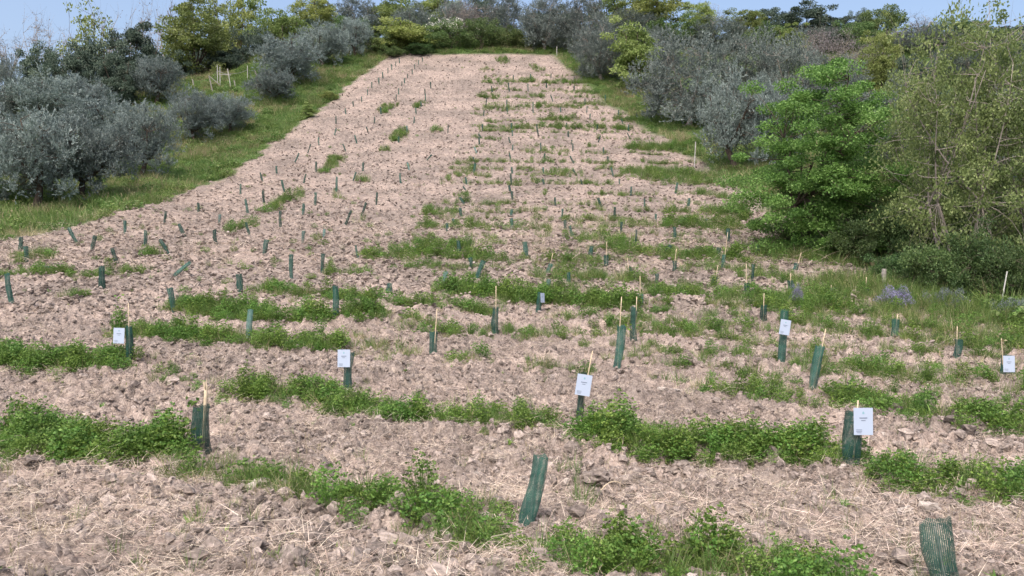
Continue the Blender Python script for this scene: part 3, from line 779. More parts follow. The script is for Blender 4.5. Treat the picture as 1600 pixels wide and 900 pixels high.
class TreeKind:
    """real-size prototype: trunk mesh and crown mesh, height H, crown width W"""
    def __init__(s, name, seed, H, W, base=0.2, clumps=60, per=300, leaf=(0.09, 0.03), clump_r=0.45, trunk_r=0.16, stems=1, leafm='olive',
                 bark='bark', shell=0.45, flat=0.75, limbs=6, up=0.3, twig_r=0.018, skew=0.0, lump=0.35, top_heavy=0.5, bloss=None, ragged=0.0, twigs=0, skirt=0.0, sprig=0.0):
        rg = np.random.default_rng(seed); s.H, s.W = H, W
        cz0 = H * base; ch = H - cz0
        zc = cz0 + ch * top_heavy
        # clump centres in an uneven ellipsoid
        u = rg.normal(size=(clumps, 3)); u /= np.linalg.norm(u, axis=1)[:, None]
        ph = rg.uniform(0, 6.28, 6)
        lob = 1 + lump * 0.5 * (np.sin(3 * np.arctan2(u[:, 1], u[:, 0]) + ph[0]) * np.cos(2 * u[:, 2] + ph[1]) + np.sin(5 * np.arctan2(u[:, 1], u[:, 0]) + ph[2] + 3 * u[:, 2]))
        lob = lob + ragged * rg.uniform(-1, 1, clumps)
        rr = (shell + (1 - shell) * rg.random(clumps) ** 0.6) * lob * 0.86
        rz = np.where(u[:, 2] > 0, H - zc, zc - cz0)
        C = np.stack([u[:, 0] * rr * W / 2 + skew * u[:, 2] * W * 0.2, u[:, 1] * rr * W / 2, zc + u[:, 2] * rr * rz], 1)
        ns = int(clumps * skirt)
        if ns:
            a = rg.uniform(0, 6.28, ns); q = 0.44 * W * rg.uniform(0.45, 1.0, ns)
            C[:ns] = np.stack([np.cos(a) * q, np.sin(a) * q, H * rg.uniform(0.03, 0.45, ns)], 1)
        C[:, 2] = np.maximum(C[:, 2], 0.12)
        g = Geo()
        # stems and limbs
        nodes_ = []
        for k in range(stems):
            a = rg.uniform(0, 6.28); sp = 0.12 * W if stems > 1 else 0.0
            foot = np.array([math.cos(a) * sp * 0.5, math.sin(a) * sp * 0.5, -0.25])
            fork = np.array([math.cos(a) * sp * 1.3 + rg.normal(0, 0.04 * W), math.sin(a) * sp * 1.3 + rg.normal(0, 0.04 * W), max(0.35, cz0 + ch * (0.12 if stems == 1 else 0.25))])
            P = bez(foot, (foot + fork) / 2 + rg.normal(0, 0.03 * W, 3) * np.array([1, 1, 0]), fork, 7)
            rad = np.linspace(1.25, 0.75, 7) * trunk_r / math.sqrt(stems); rad[0] *= 1.35
            g.tube(P, rad, 8)
            m = max(2, limbs // stems)
            for q in range(m):
                b = a + q * 6.28 / m + rg.normal(0, 0.3)
                e = np.array([math.cos(b), math.sin(b), 0]) * W * rg.uniform(0.2, 0.36) + np.array([0, 0, cz0 + ch * rg.uniform(0.5, 0.85)])
                mid = (fork + e) / 2 + np.array([math.cos(b), math.sin(b), -0.3]) * W * 0.06
                L_ = bez(fork, mid, e, 8)
                g.tube(L_, np.linspace(0.55, 0.16, 8) * trunk_r / math.sqrt(stems), 6)
                nodes_.append(L_)
        NL = np.concatenate(nodes_)
        for c in C:
            d = np.linalg.norm(NL - c, axis=1) + 0.6 * np.clip(NL[:, 2] - c[2], 0, 9)
            p = NL[int(np.argmin(d))]
            mid = (p + c) / 2 + rg.normal(0, 0.07 * W, 3) * np.array([1, 1, 0.6])
            g.tube(bez(p, mid, c, 5), np.linspace(1.0, 0.35, 5) * twig_r, 4)
            for q in range(twigs):
                e = c + rg.normal(0, 1, 3) * clump_r * np.array([1, 1, 0.9]) + np.array([0, 0, clump_r * 0.6])
                g.tube(bez(mid, (mid + c) / 2 + rg.normal(0, 0.1, 3), e, 4), np.linspace(0.5, 0.18, 4) * twig_r, 3, cap=False)
        s.trunk = g.mesh(name + '_trunk', M[bark], True)
        s.crown = None
        if per:
            g = Geo()
            cr = clump_r * rg.uniform(0.6, 1.35, clumps)
            ci = np.repeat(np.arange(clumps), per)
            n = len(ci)
            o = rg.normal(size=(n, 3)); o /= np.linalg.norm(o, axis=1)[:, None]
            o *= (rg.random(n) ** 0.45)[:, None]
            off = o * cr[ci][:, None] * np.array([1, 1, flat])
            P = C[ci] + off
            P[:, 2] = np.maximum(P[:, 2], 0.03 + 0.1 * rg.random(n))
            D = o * 0.8 + rg.normal(0, 0.6, (n, 3)) + np.array([0, 0, up])
            if sprig:           # leaves set along short upright shoots
                per_s = 14
                sid = np.arange(n) // per_s; ns_ = sid.max() + 1
                first = np.minimum(np.arange(ns_) * per_s, n - 1)
                sb = P[first]; sdir = o[first] * 0.9 + rg.normal(0, 0.35, (ns_, 3)) + np.array([0, 0, 0.75]); sdir /= np.linalg.norm(sdir, axis=1)[:, None]
                tt = rg.random(n)
                P = sb[sid] + sdir[sid] * (tt * sprig * rg.uniform(0.6, 1.3, ns_)[sid])[:, None] + rg.normal(0, 0.02 * H / 4, (n, 3))
                P[:, 2] = np.maximum(P[:, 2], 0.03)
                D = sdir[sid] + rg.normal(0, 0.45, (n, 3))
            ct = rg.normal(0, 0.12, clumps)
            tint = np.clip(0.42 + ct[ci] + rg.normal(0, 0.22, n), 0, 1)
            g.leaves(P, D, leaf[0] * rg.uniform(0.7, 1.3, n), leaf[1] * rg.uniform(0.7, 1.3, n), rg, 0.12, tint)
            s.crown = g.mesh(name + '_crown', M[leafm])
        s.bloss = None
        if bloss:
            mat, cnt, sz, zmin = bloss
            g = Geo()
            w = np.flatnonzero(C[:, 2] > H * zmin)
            ci = rg.choice(w, cnt)
            o = rg.normal(size=(cnt, 3)); o[:, 2] = np.abs(o[:, 2]); o /= np.linalg.norm(o, axis=1)[:, None]
            P = C[ci] + o * clump_r * 1.05
            g.leaves(P, o + rg.normal(0, 0.5, (cnt, 3)), sz * rg.uniform(0.7, 1.3, cnt), sz * 0.8, rg, 0.1)
            s.bloss = g.mesh(name + '_blossom', M[mat])

K = {}
def kind(key, name, **kw):
    K.setdefault(key, []).append(TreeKind(name, **kw))
for q in range(3):
    kind('olive', 'olive_%d' % q, seed=500 + q, H=4.6, W=5.6, base=0.12, clumps=130, skirt=0.06, per=266, leaf=(0.14, 0.04), clump_r=0.44, sprig=0.42, trunk_r=0.2, shell=0.5, lump=0.4, up=0.5, bark='bark', flat=0.85, ragged=0.12, twigs=1)
for q in range(3):
    kind('olive_dark', 'dull_olive_%d' % q, seed=510 + q, H=6.5, W=6.5, base=0.02, clumps=150, per=252, leaf=(0.15, 0.05), clump_r=0.6, skirt=0.33, sprig=0.5, trunk_r=0.2, leafm='olive_dark', shell=0.5, lump=0.35, up=0.5, flat=0.9, ragged=0.1, twigs=1, bark='pale_bark')
for q in range(2):
    kind('evergreen', 'evergreen_%d' % q, seed=520 + q, H=6.5, W=6.5, base=0.02, clumps=90, per=210, leaf=(0.21, 0.12), clump_r=0.68, flat=0.65, skirt=0.3, leafm='evergreen', shell=0.55, lump=0.4, ragged=0.1)
for q in range(3):
    kind('fresh', 'fresh_tree_%d' % q, seed=530 + q, H=9, W=7, base=0.02, clumps=130, per=120, skirt=0.3, leaf=(0.23, 0.14), clump_r=0.7, leafm='fresh', shell=0.35, lump=0.5, limbs=7, trunk_r=0.2, bark='bark', flat=0.55, ragged=0.25, twigs=1)
kind('thin', 'thin_tree', seed=540, H=8, W=5, base=0.2, clumps=60, per=28, leaf=(0.22, 0.14), clump_r=0.5, leafm='fresh', shell=0.3, lump=0.5, limbs=8, trunk_r=0.12, bark='bark', ragged=0.25, twigs=2)
for q in range(2):
    kind('bare', 'bare_tree_%d' % q, seed=545 + q, H=8, W=5, base=0.2, clumps=70, per=4, leaf=(0.18, 0.08), clump_r=0.6, leafm='twig', bark='pale_bark', shell=0.25, lump=0.5, limbs=8, trunk_r=0.12, twigs=4, twig_r=0.022, ragged=0.25)
kind('maple', 'maple', seed=550, H=7.2, W=5.6, base=0.0, clumps=260, per=300, leaf=(0.082, 0.062), clump_r=0.46, skirt=0.25, trunk_r=0.17, stems=2, leafm='maple', shell=0.5, lump=0.42, flat=0.48, up=0.0, ragged=0.2, limbs=8, twigs=0)
for q in range(2):
    kind('young', 'young_leaf_tree_%d' % q, seed=560 + q, H=8, W=6, base=0.03, clumps=230, per=90, leaf=(0.105, 0.066), clump_r=0.45, skirt=0.2, trunk_r=0.13, stems=4, leafm='young', bark='pale_bark', shell=0.25, lump=0.45, flat=0.6, up=0.1, ragged=0.3, limbs=12, twig_r=0.012, twigs=1)
for q in range(3):
    kind('shrub', 'shrub_%d' % q, seed=570 + q, H=3.4, W=5, base=0.0, clumps=60, per=150, leaf=(0.15, 0.09), clump_r=0.5, trunk_r=0.07, stems=3, leafm='shrub', shell=0.5, lump=0.5, ragged=0.2)
kind('lime', 'lime_tree', seed=580, H=5.5, W=4.2, base=0.05, clumps=70, per=120, leaf=(0.20, 0.13), clump_r=0.55, leafm='fresh', shell=0.4, lump=0.5, flat=0.45, up=0.0, ragged=0.25)
kind('hawthorn', 'hawthorn', seed=590, H=3.6, W=5, base=0.0, clumps=60, per=150, leaf=(0.15, 0.09), clump_r=0.5, trunk_r=0.07, stems=3, leafm='shrub', shell=0.5, lump=0.5, ragged=0.2, bloss=('blossom', 700, 0.14, 0.55))
for q in range(3):
    kind('bramble', 'bramble_%d' % q, seed=600 + q, H=2.0, W=3.4, base=0.0, clumps=90, per=130, leaf=(0.085, 0.058), clump_r=0.34, trunk_r=0.03, stems=4, leafm='bramble', shell=0.4, lump=0.5, ragged=0.3, twig_r=0.008, bark='bark', twigs=1)
for q in range(2):
    kind('purple_bare', 'leafless_shrub_%d' % q, seed=610 + q, H=4, W=5, base=0.0, clumps=80, per=40, leaf=(0.16, 0.05), clump_r=0.6, trunk_r=0.07, stems=3, leafm='twig', bark='pale_bark', shell=0.4, lump=0.4, twigs=3, twig_r=0.016, up=0.6)
kind('rosemary_pale', 'pale_rosemary', seed=621, H=0.7, W=1.2, base=0.0, clumps=46, per=150, leaf=(0.035, 0.010), clump_r=0.12, sprig=0.13, trunk_r=0.015, stems=3, leafm='olive_dark', shell=0.4, lump=0.5, up=0.9, twig_r=0.004, ragged=0.25, bloss=('purple', 700, 0.022, 0.3))
kind('rosemary', 'rosemary', seed=620, H=0.7, W=1.2, base=0.0, clumps=46, per=150, leaf=(0.035, 0.010), clump_r=0.12, sprig=0.13, trunk_r=0.015, stems=3, leafm='olive_dark', shell=0.4, lump=0.4, up=0.9, twig_r=0.004, ragged=0.2, bloss=('purple', 2400, 0.026, 0.25))

_used = {}
rgT = random.Random(4)
def tree(key, name, cat, px, top, width, where, label, group=None, variant=None, bare_root=False):
    """where > 0: depth in metres; where < 0: minus the photograph row of its foot"""
    if where < 0:
        x, y, z = place(px, -where)
    else:
        y = where; x = ray(px, 400)[0] * y; z = base1(x, y)
    top_z = CAM_Z + ray(px, top)[1] * y
    Ht = max(0.5, top_z - z); Wd = width * y / F
    vs = K[key]; v = vs[variant if variant is not None else _used.get(key, 0) % len(vs)]; _used[key] = _used.get(key, 0) + 1
    root = bpy.data.objects.new(name, None); ROOT.objects.link(root)
    root.location = (x, y, z - 0.03); root.rotation_euler = (0, 0, rgT.uniform(0, 6.28))
    root.scale = (Wd / v.W, Wd / v.W, Ht / v.H)
    root.empty_display_size = 0.3
    tag(root, label, cat, group)
    link('trunk' if Ht > 3.0 else 'stems', v.trunk, root)
    if v.crown: link('crown', v.crown, root)
    if v.bloss: link('blossom', v.bloss, root)
    return root

OG = 'olive trees on the left bank'
tree('olive', 'olive_tree', 'olive tree', 52, 172, 160, -324, 'large grey olive tree at the left picture edge, foremost on the left bank', OG, 0)
tree('olive', 'olive_tree', 'olive tree', 130, 178, 150, -313, 'large grey olive tree second from the left picture edge on the left bank', OG, 1)
tree('olive', 'olive_tree', 'olive tree', 220, 160, 114, -280, 'round silvery olive tree nearest the field on the left bank front row', OG, 2)
tree('olive', 'olive_tree', 'olive tree', 305, 140, 88, -224, 'dark-trunked small olive tree left of a touching pair on the left bank', OG, 1)
tree('olive', 'olive_tree', 'olive tree', 358, 147, 78, -208, 'small olive tree right of a touching pair, beside the field edge', OG, 0)
tree('olive', 'olive_tree', 'olive tree', 243, 88, 82, -163, 'domed olive tree with short dark trunk below the dark evergreens', OG, 2)
tree('olive', 'olive_tree', 'olive tree', 70, 116, 130, -205, 'pale olive tree behind the two large ones at the left picture edge', OG, 2)
tree('olive', 'olive_tree', 'olive tree', 130, 118, 90, -190, 'pale flat-topped olive tree right under the dark evergreens at left', OG, 0)
tree('olive', 'olive_tree', 'olive tree', 168, 150, 130, -235, 'low olive tree filling the gap behind the silvery front-row tree', OG, 1)
tree('olive', 'olive_tree', 'olive tree', -60, 160, 190, -318, 'grey olive tree cut off by the left picture edge', OG, 2)
tree('olive', 'olive_tree', 'olive tree', 425, 108, 76, -160, 'sparse small olive tree below the three dense olives beside the field', OG, 2)
tree('olive', 'olive_tree', 'olive tree', 448, 56, 104, -133, 'broad dense olive tree, lowest of three in a line beside the upper field', OG, 0)
tree('olive', 'olive_tree', 'olive tree', 506, 36, 80, -104, 'dense olive tree, middle of three in a line beside the upper field', OG, 1)
tree('olive', 'olive_tree', 'olive tree', 556, 27, 58, -88, 'dense olive tree, highest of three in a line beside the upper field', OG, 2)
tree('olive_dark', 'olive_tree', 'olive tree', 8, 78, 70, 66, 'dull dark olive tree at the far left picture edge under bare twigs', OG, 0)

EG = 'dark evergreens on the left skyline'
tree('evergreen', 'evergreen_tree', 'tree', 78, 62, 78, 76, 'dark round evergreen, leftmost of the dark trees on the left skyline', EG, 0)
tree('evergreen', 'evergreen_tree', 'tree', 122, 78, 80, 74, 'dark low evergreen second from left on the left skyline', EG, 1)
tree('evergreen', 'evergreen_tree', 'tree', 160, 54, 82, 79, 'dark evergreen in the middle of the left skyline below thin leafy tree', EG, 0)
tree('evergreen', 'evergreen_tree', 'tree', 218, 34, 92, 82, 'tallest dark evergreen on the left skyline above domed olive', EG, 1)
tree('evergreen', 'evergreen_tree', 'tree', 188, 80, 70, 75, 'dark evergreen standing just left of the domed olive tree', EG, 1)
tree('evergreen', 'evergreen_tree', 'tree', 398, 38, 66, 97, 'dark green tree between two yellow-green trees above the fence', EG, 0)
tree('evergreen', 'evergreen_tree', 'tree', 280, 80, 60, 90, 'low dark green tree behind the left end of the fence', EG, 0)
tree('evergreen', 'evergreen_tree', 'tree', 360, 78, 70, 93, 'low dark green tree behind the right end of the fence', EG, 1)
tree('evergreen', 'evergreen_tree', 'tree', -40, 92, 90, 72, 'dark evergreen mostly beyond the left picture edge', EG, 0)

FG = 'fresh yellow-green trees along the top of the hill'
tree('fresh', 'fresh_leaf_tree', 'tree', 312, -14, 118, 92, 'tall yellow-green tree with brown trunk showing, above the fence', FG, 0)
tree('fresh', 'fresh_leaf_tree', 'tree', 436, -6, 104, 104, 'yellow-green tree above the lowest of the three dense olives', FG, 1)
tree('fresh', 'fresh_leaf_tree', 'tree', 370, -22, 90, 105, 'yellow-green tree reaching the top of the picture above the fence end', FG, 2)
tree('fresh', 'fresh_leaf_tree', 'tree', 498, -14, 84, 112, 'yellow-green tree rising behind the middle olive of the three', FG, 0)
tree('olive_dark', 'grey_tree', 'tree', 560, -4, 90, 118, 'blue-grey tree behind the highest olive of the left line', None, 1)
tree('fresh', 'fresh_leaf_tree', 'tree', 622, -18, 110, 122, 'green tree behind the yellow-green shrub at the field top', FG, 1)
tree('olive_dark', 'grey_tree', 'tree', 648, 8, 80, 112, 'blue-grey tree just behind the hedge left of the blossoming shrub', None, 2)
tree('olive_dark', 'grey_tree', 'tree', 712, -6, 70, 116, 'grey tree standing behind the white-blossomed shrub', None, 0)
tree('purple_bare', 'leafless_shrub', 'shrub', 735, 2, 70, 113, 'dark brownish leafless shrub behind the field top hedge', None, 0)
tree('fresh', 'fresh_leaf_tree', 'tree', 690, -26, 90, 126, 'bright yellow-green tree far behind the white-blossomed shrub', FG, 2)
tree('olive_dark', 'grey_tree', 'tree', 790, -8, 80, 116, 'grey-green tree behind the right end of the top hedge', None, 1)
tree('evergreen', 'evergreen_tree', 'tree', 755, -6, 80, 124, 'dark tree behind the brown leafless shrub at the hilltop', None, 1)

tree('thin', 'thin_leafed_tree', 'tree', 146, -2, 84, 90, 'tall thin tree with scattered yellow leaves against the left sky', None, 0)
BG = 'bare trees against the left sky'
for px, tp, w, d, v, lb in ((68, 14, 56, 88, 0, 'bare bluish twiggy tree with a flat top against the left sky'),
                            (16, 40, 70, 84, 1, 'bare twiggy tree at the left picture edge against the sky'),
                            (192, 8, 70, 98, 1, 'bare twiggy tree right of the thin leafy tree on the skyline'),
                            (238, -4, 66, 100, 0, 'bare twiggy tree above the tallest dark evergreen'),
                            (275, -14, 60, 104, 1, 'bare tree just left of the tall yellow-green tree'),
                            (108, 40, 60, 92, 0, 'low bare twiggy tree left of the thin leafy tree')):
    tree('bare', 'bare_tree', 'tree', px, tp, w, d, lb, BG, v)

HG = 'hedge shrubs along the top of the field'
tree('shrub', 'hedge_shrub', 'shrub', 600, 52, 56, -86, 'low green shrub at the top left corner of the field', HG, 0)
tree('lime', 'hedge_shrub', 'shrub', 632, 30, 84, -82, 'yellow-green broad shrub left of the white-blossomed one', HG, 0)
tree('shrub', 'hedge_shrub', 'shrub', 664, 38, 60, -80, 'dull green shrub between yellow-green and white-blossomed shrubs', HG, 1)
tree('hawthorn', 'blossoming_shrub', 'shrub', 700, 30, 70, -78, 'green shrub with white blossom at the top of the field', HG, 0)
tree('shrub', 'hedge_shrub', 'shrub', 748, 28, 74, -77, 'green shrub right of the white-blossomed one at the field top', HG, 2)
tree('shrub', 'hedge_shrub', 'shrub', 796, 40, 60, -75, 'dark green shrub at the right end of the top hedge', HG, 1)
tree('bramble', 'bramble_bush', 'shrub', 655, 68, 46, -86, 'low dark bush at the foot of the hedge above the field', HG, 0)
tree('bramble', 'bramble_bush', 'shrub', 615, 74, 40, -89, 'low brown-green bush on the upper left field corner', HG, 1)

DG = 'dull grey olives on the right side'
tree('olive_dark', 'olive_tree', 'olive tree', 851, -8, 84, -78, 'dull dark olive tree at the top right corner of the field', DG, 0)
tree('olive_dark', 'olive_tree', 'olive tree', 912, -12, 84, -84, 'tall dull olive tree reaching the picture top right of the field', DG, 1)
tree('olive_dark', 'olive_tree', 'olive tree', 938, 26, 92, -124, 'rounded dark olive tree left of the yellow-green tree by the field', DG, 2)
tree('olive_dark', 'olive_tree', 'olive tree', 1012, 40, 70, 88, 'dull olive half hidden behind the yellow-green tree by the field', DG, 0)
tree('lime', 'yellow_green_tree', 'tree', 992, 34, 84, -142, 'yellow-green layered tree between the grey olives right of the field', None, 0)
tree('olive_dark', 'olive_tree', 'olive tree', 1068, 52, 148, -197, 'broad grey olive tree with pale branches right of the yellow-green tree', DG, 1)
tree('olive', 'olive_tree', 'olive tree', 1150, 112, 132, -266, 'silvery olive tree just left of the bright green maple', DG, 1)
tree('olive_dark', 'olive_tree', 'olive tree', 1160, 42, 120, 76, 'dull olive tree behind the broad grey olive, under yellow-green treetops', DG, 2)
tree('olive_dark', 'olive_tree', 'olive tree', 1235, 52, 110, 70, 'dull olive tree behind the maple, left of leafless shrubs', DG, 0)
tree('olive', 'olive_tree', 'olive tree', 1215, 130, 100, 54, 'grey olive tree partly hidden behind the bright green maple', DG, 2)

RG_ = 'trees on the right skyline'
tree('fresh', 'fresh_leaf_tree', 'tree', 1010, -22, 120, 108, 'yellow-green tree at the picture top above the grey olives', RG_, 1)
tree('fresh', 'fresh_leaf_tree', 'tree', 950, -26, 80, 116, 'yellow-green tree top behind the tallest dull olive at right', RG_, 2)
tree('fresh', 'fresh_leaf_tree', 'tree', 1092, 0, 60, 104, 'small yellow-green tree at the left end of the right sky gap', RG_, 0)
tree('fresh', 'fresh_leaf_tree', 'tree', 1160, 6, 66, 100, 'round yellow-green treetop against the right sky', RG_, 1)
tree('bare', 'bare_tree', 'tree', 1106, 4, 46, 110, 'bare bluish tree against the right sky', RG_, 0)
tree('evergreen', 'oak_tree', 'tree', 1250, 2, 92, 104, 'dark green oak standing against the right sky', RG_, 0)
tree('evergreen', 'oak_tree', 'tree', 1200, 12, 60, 108, 'dark green tree left of the skyline oak', RG_, 1)
tree('fresh', 'fresh_leaf_tree', 'tree', 1230, 36, 58, 92, 'small yellow-green tree below the skyline oak', RG_, 2)
tree('purple_bare', 'leafless_shrub', 'shrub', 1288, 40, 92, 84, 'purplish leafless shrub above the bright green maple', None, 0)
tree('evergreen', 'oak_tree', 'tree', 1310, 26, 60, 108, 'dull green tree right of the skyline oak', RG_, 1)
tree('shrub', 'round_topped_tree', 'tree', 1378, 12, 84, 110, 'smooth round-topped green tree against the right sky', RG_, 2)
tree('evergreen', 'oak_tree', 'tree', 1338, 10, 34, 114, 'small dark umbrella-topped tree left of the smooth round one', RG_, 0)
tree('fresh', 'fresh_leaf_tree', 'tree', 1372, 40, 72, 74, 'yellow-green tree directly above the maple crown', RG_, 0)
tree('purple_bare', 'leafless_shrub', 'shrub', 1345, 60, 80, 80, 'leafless purplish shrub between maple top and skyline trees', None, 1)
tree('olive_dark', 'grey_tree', 'tree', 1425, 44, 84, 96, 'blue-grey tree on the right slope below the skyline', RG_, 1)
tree('bare', 'bare_tree', 'tree', 1432, 22, 66, 108, 'bare bluish tree on the skyline left of the tall young-leafed tree', RG_, 1)
tree('evergreen', 'oak_tree', 'tree', 1420, 80, 70, 70, 'dark tree in the gap between maple and young-leafed tree', None, 1)
tree('olive_dark', 'grey_tree', 'tree', 1500, 60, 120, 84, 'grey tree showing through the young-leafed tree', None, 2)
tree('olive_dark', 'grey_tree', 'tree', 1590, 50, 120, 80, 'grey tree at the right picture edge behind the young-leafed tree', None, 0)
tree('shrub', 'round_topped_tree', 'tree', 1480, 32, 100, 112, 'green skyline tree behind the young-leafed tree', RG_, 0)
tree('evergreen', 'oak_tree', 'tree', 1570, 40, 100, 104, 'dark skyline tree at the right picture edge', RG_, 0)

tree('maple', 'maple_tree', 'tree', 1284, 82, 255, -398, 'bright green layered maple at the right edge of the field', None, 0)
YG = 'young-leafed trees at the right'
tree('young', 'young_leaf_tree', 'tree', 1500, -34, 250, -446, 'tall airy tree with olive-green young leaves and pale stems at right', YG, 0)
tree('young', 'young_leaf_tree', 'tree', 1618, -20, 230, -448, 'airy young-leafed tree cut by the right picture edge', YG, 1)
tree('young', 'young_leaf_tree', 'tree', 1425, 90, 140, 25.5, 'lower young-leafed tree between the maple and the tall airy tree', YG, 1)
tree('young', 'young_leaf_tree', 'tree', 1560, 90, 160, 27.5, 'young-leafed tree standing behind the tall airy one', YG, 0)
UG = 'undergrowth bushes below the right trees'
for px, tp, w, wh, v, lb in ((1345, 330, 110, -412, 0, 'dark bramble bush at the right foot of the maple'),
                             (1405, 318, 120, 25.0, 1, 'dark bramble bush left of the tall airy tree'),
                             (1400, 392, 110, -440, 2, 'low bramble bush by the grey post at the field edge'),
                             (1462, 372, 120, -462, 0, 'leafy bramble bush behind the purple-flowering bushes'),
                             (1530, 360, 120, -468, 1, 'dark bramble bush beneath the tall airy tree'),
                             (1590, 380, 110, -480, 2, 'dark bramble bush at the right picture edge'),
                             (1480, 290, 140, 25.5, 2, 'tall dark undergrowth bush behind the tall airy tree'),
                             (1570, 280, 150, 25.0, 0, 'tall dark undergrowth bush at the far right picture edge'),
                             (1240, 345, 90, -392, 1, 'low leafy bush at the left foot of the maple'),
                             (1300, 350, 90, -404, 2, 'leafy bush in front of the maple trunk'),
                             (1650, 380, 130, -470, 1, 'bramble bush just beyond the right picture edge')):
    tree('bramble', 'bramble_bush', 'shrub', px, tp, w, wh, lb, UG, v)
PG = 'purple-flowering bushes at the right field corner'
tree('rosemary', 'flowering_bush', 'shrub', 1396, 450, 54, -484, 'left rounded bush with dense purple flowers below the brambles', PG, 0)
tree('rosemary_pale', 'flowering_bush', 'shrub', 1482, 464, 56, -486, 'paler purple-flowering bush in the middle of the three', PG, 0)
tree('rosemary_pale', 'flowering_bush', 'shrub', 1585, 482, 50, -504, 'greyish purple bush at the right picture edge below the white stake', PG, 0)
tree('rosemary', 'flowering_bush', 'shrub', 1245, 464, 22, -481, 'tiny purple-white flowering plant among clover right of field centre', None, 0)
tree('lime', 'bright_shrub', 'shrub', 513, 141, 26, -158, 'bright lime-green weed on the left field edge, upper of two', 'lime weeds on the left field edge', 0)
tree('lime', 'bright_shrub', 'shrub', 482, 162, 24, -184, 'bright lime-green weed on the left field edge, lower of two', 'lime weeds on the left field edge', 0)

# ------------------------------------------------------------------ tree guards
def sleeve(name, seed, mat, sides=22, rings=12, r=0.068, flat=0.8, flare=0.0, crumple=0.1):
    rg = np.random.default_rng(seed)
    th = np.arange(sides + 1) * 2 * math.pi / sides
    zz = np.linspace(0, 1, rings + 1)
    V = []; uv = []
    p = rg.uniform(0, 6.28, 8)
    for z in zz:
        rr = r * (1 + crumple * np.sin(2 * th + p[0] + 3 * z) + crumple * 0.6 * np.sin(3 * th + p[1] - 5 * z) + crumple * 0.5 * math.sin(9 * z + p[2])) * (1 + flare * (z - 0.3))
        rr[-1] = rr[0]
        top = (0.02 * np.sin(3 * th + p[3]) + 0.012 * np.sin(7 * th + p[4])) if z == 1 else 0 * th
        bend = 0.03 * math.sin(3.2 * z + p[5])
        V.append(np.stack([rr * np.cos(th) + bend * 0.6, rr * flat * np.sin(th) + bend * 0.4, z + top - 0.04 * (z == 0)], 1))
        uv.append(np.stack([th / 6.2832, np.full(sides + 1, z)], 1))
    V = np.concatenate(V); uv = np.concatenate(uv)
    i = np.arange(rings)[:, None] * (sides + 1); j = np.arange(sides)[None]
    Q = np.stack([i + j, i + j + 1, i + sides + 2 + j, i + sides + 1 + j], -1).reshape(-1, 4)
    return make_mesh(name, V, Q, None, [M[mat]], None, True, None, uv)
S_NEAR = [sleeve('sleeve_near_%d' % k, 700 + k, 'net', flat=(0.85, 0.6, 1.0, 0.75)[k]) for k in range(4)]
S_PALE = [sleeve('sleeve_pale_%d' % k, 720 + k, 'net_pale', 14, 8) for k in range(2)]
S_FAR = [sleeve('sleeve_far_%d' % k, 740 + k, 'net', 9, 4) for k in range(4)]
S_WIDE = sleeve('sleeve_wide', 760, 'net_open', 26, 14, 0.078, 0.5, 0.1, 0.08)

def stake_mesh(top, r=0.011, seed=0, split=False):
    rg = np.random.default_rng(seed); g = Geo(); top = np.array(top, float)
    P = bez(np.array([0, 0, -0.1]), top * 0.5 + rg.normal(0, 0.008, 3) * np.array([1, 1, 0]), top, 6)
    g.tube(P, np.linspace(1.1, 0.8, 6) * r, 6)
    if split:       # splintered head of the stake
        d = top / np.linalg.norm(top)
        for q in range(5):
            a = top - d * 0.08 + rg.normal(0, 0.012, 3) * np.array([1, 1, 0]); b = top + d * rg.uniform(0.0, 0.09) + rg.normal(0, 0.03, 3) * np.array([1, 1, 0])
            g.tube(np.stack([a, (a + b) / 2, b]), [0.007, 0.006, 0.002], 4)
    return g.mesh('stake', M['wood'], True)

def sapling_mesh(top, leafm, seed, count=12, spread=0.09):
    rg = np.random.default_rng(seed); top = np.array(top, float)
    g = Geo(); g.tube(bez(np.array([0.01, 0, 0]), top * 0.5 + np.array([0.01, 0.01, 0]), top, 6), np.linspace(0.006, 0.002, 6), 5)
    st = g.mesh('sapling_stem', M['bark'], True)
    lv = []
    for q in range(count):
        g = Geo(); P = top + np.array([[rg.normal(0, spread * 0.5), rg.normal(0, spread * 0.5), rg.uniform(-0.16, 0.04)]])
        g.leaves(P, rg.normal(0, 1, (1, 3)) + np.array([0, 0, 0.2]), rg.uniform(0.04, 0.07), rg.uniform(0.025, 0.042), rg, 0.1)
        lv.append(g.mesh('leaf', M[leafm]))
    return st, lv

def sign_parts(parent, loc, roll, seed, yaw=0.0, s=1.0):
    """white sheet with a small emblem and a few unreadable lines"""
    g = Geo(); s = s * 0.92; w, h, t = 0.098 * s, 0.138 * s, 0.0016
    g.box(-w, w, -t, t, -h, h)
    sg = link('sign', g.mesh('sign', M['sign']), parent, loc, (R(-4), roll, yaw))
    g = Geo(); y0, y1 = -t - 0.0014, -t - 0.0004
    for (cx, cz, hw, hh) in ((0, 0.035, .040, .0055), (0, 0.010, .022, .004), (-.045, -.085, .030, .003), (-.045, -.100, .030, .003), (-.045, -.115, .024, .003)):
        g = Geo(); g.box((cx - hw) * s, (cx + hw) * s, y0, y1, (cz - hh) * s, (cz + hh) * s)
        link('printed_line', g.mesh('printed_line', M['print']), sg)
    g = Geo()      # leaf-shaped emblem
    th = np.linspace(0, 6.283, 15)[:-1]
    ex, ez = np.cos(th) * .011 * s * (1 - 0.35 * np.sin(th)), (0.088 + np.sin(th) * .014) * s
    V = np.concatenate([np.stack([ex, np.full(14, y0), ez], 1), [[0, y0, 0.088 * s]]])
    g.add(V, None, [(14, (k + 1) % 14, k) for k in range(14)])
    link('emblem', g.mesh('emblem', M['emblem']), sg)
    return sg

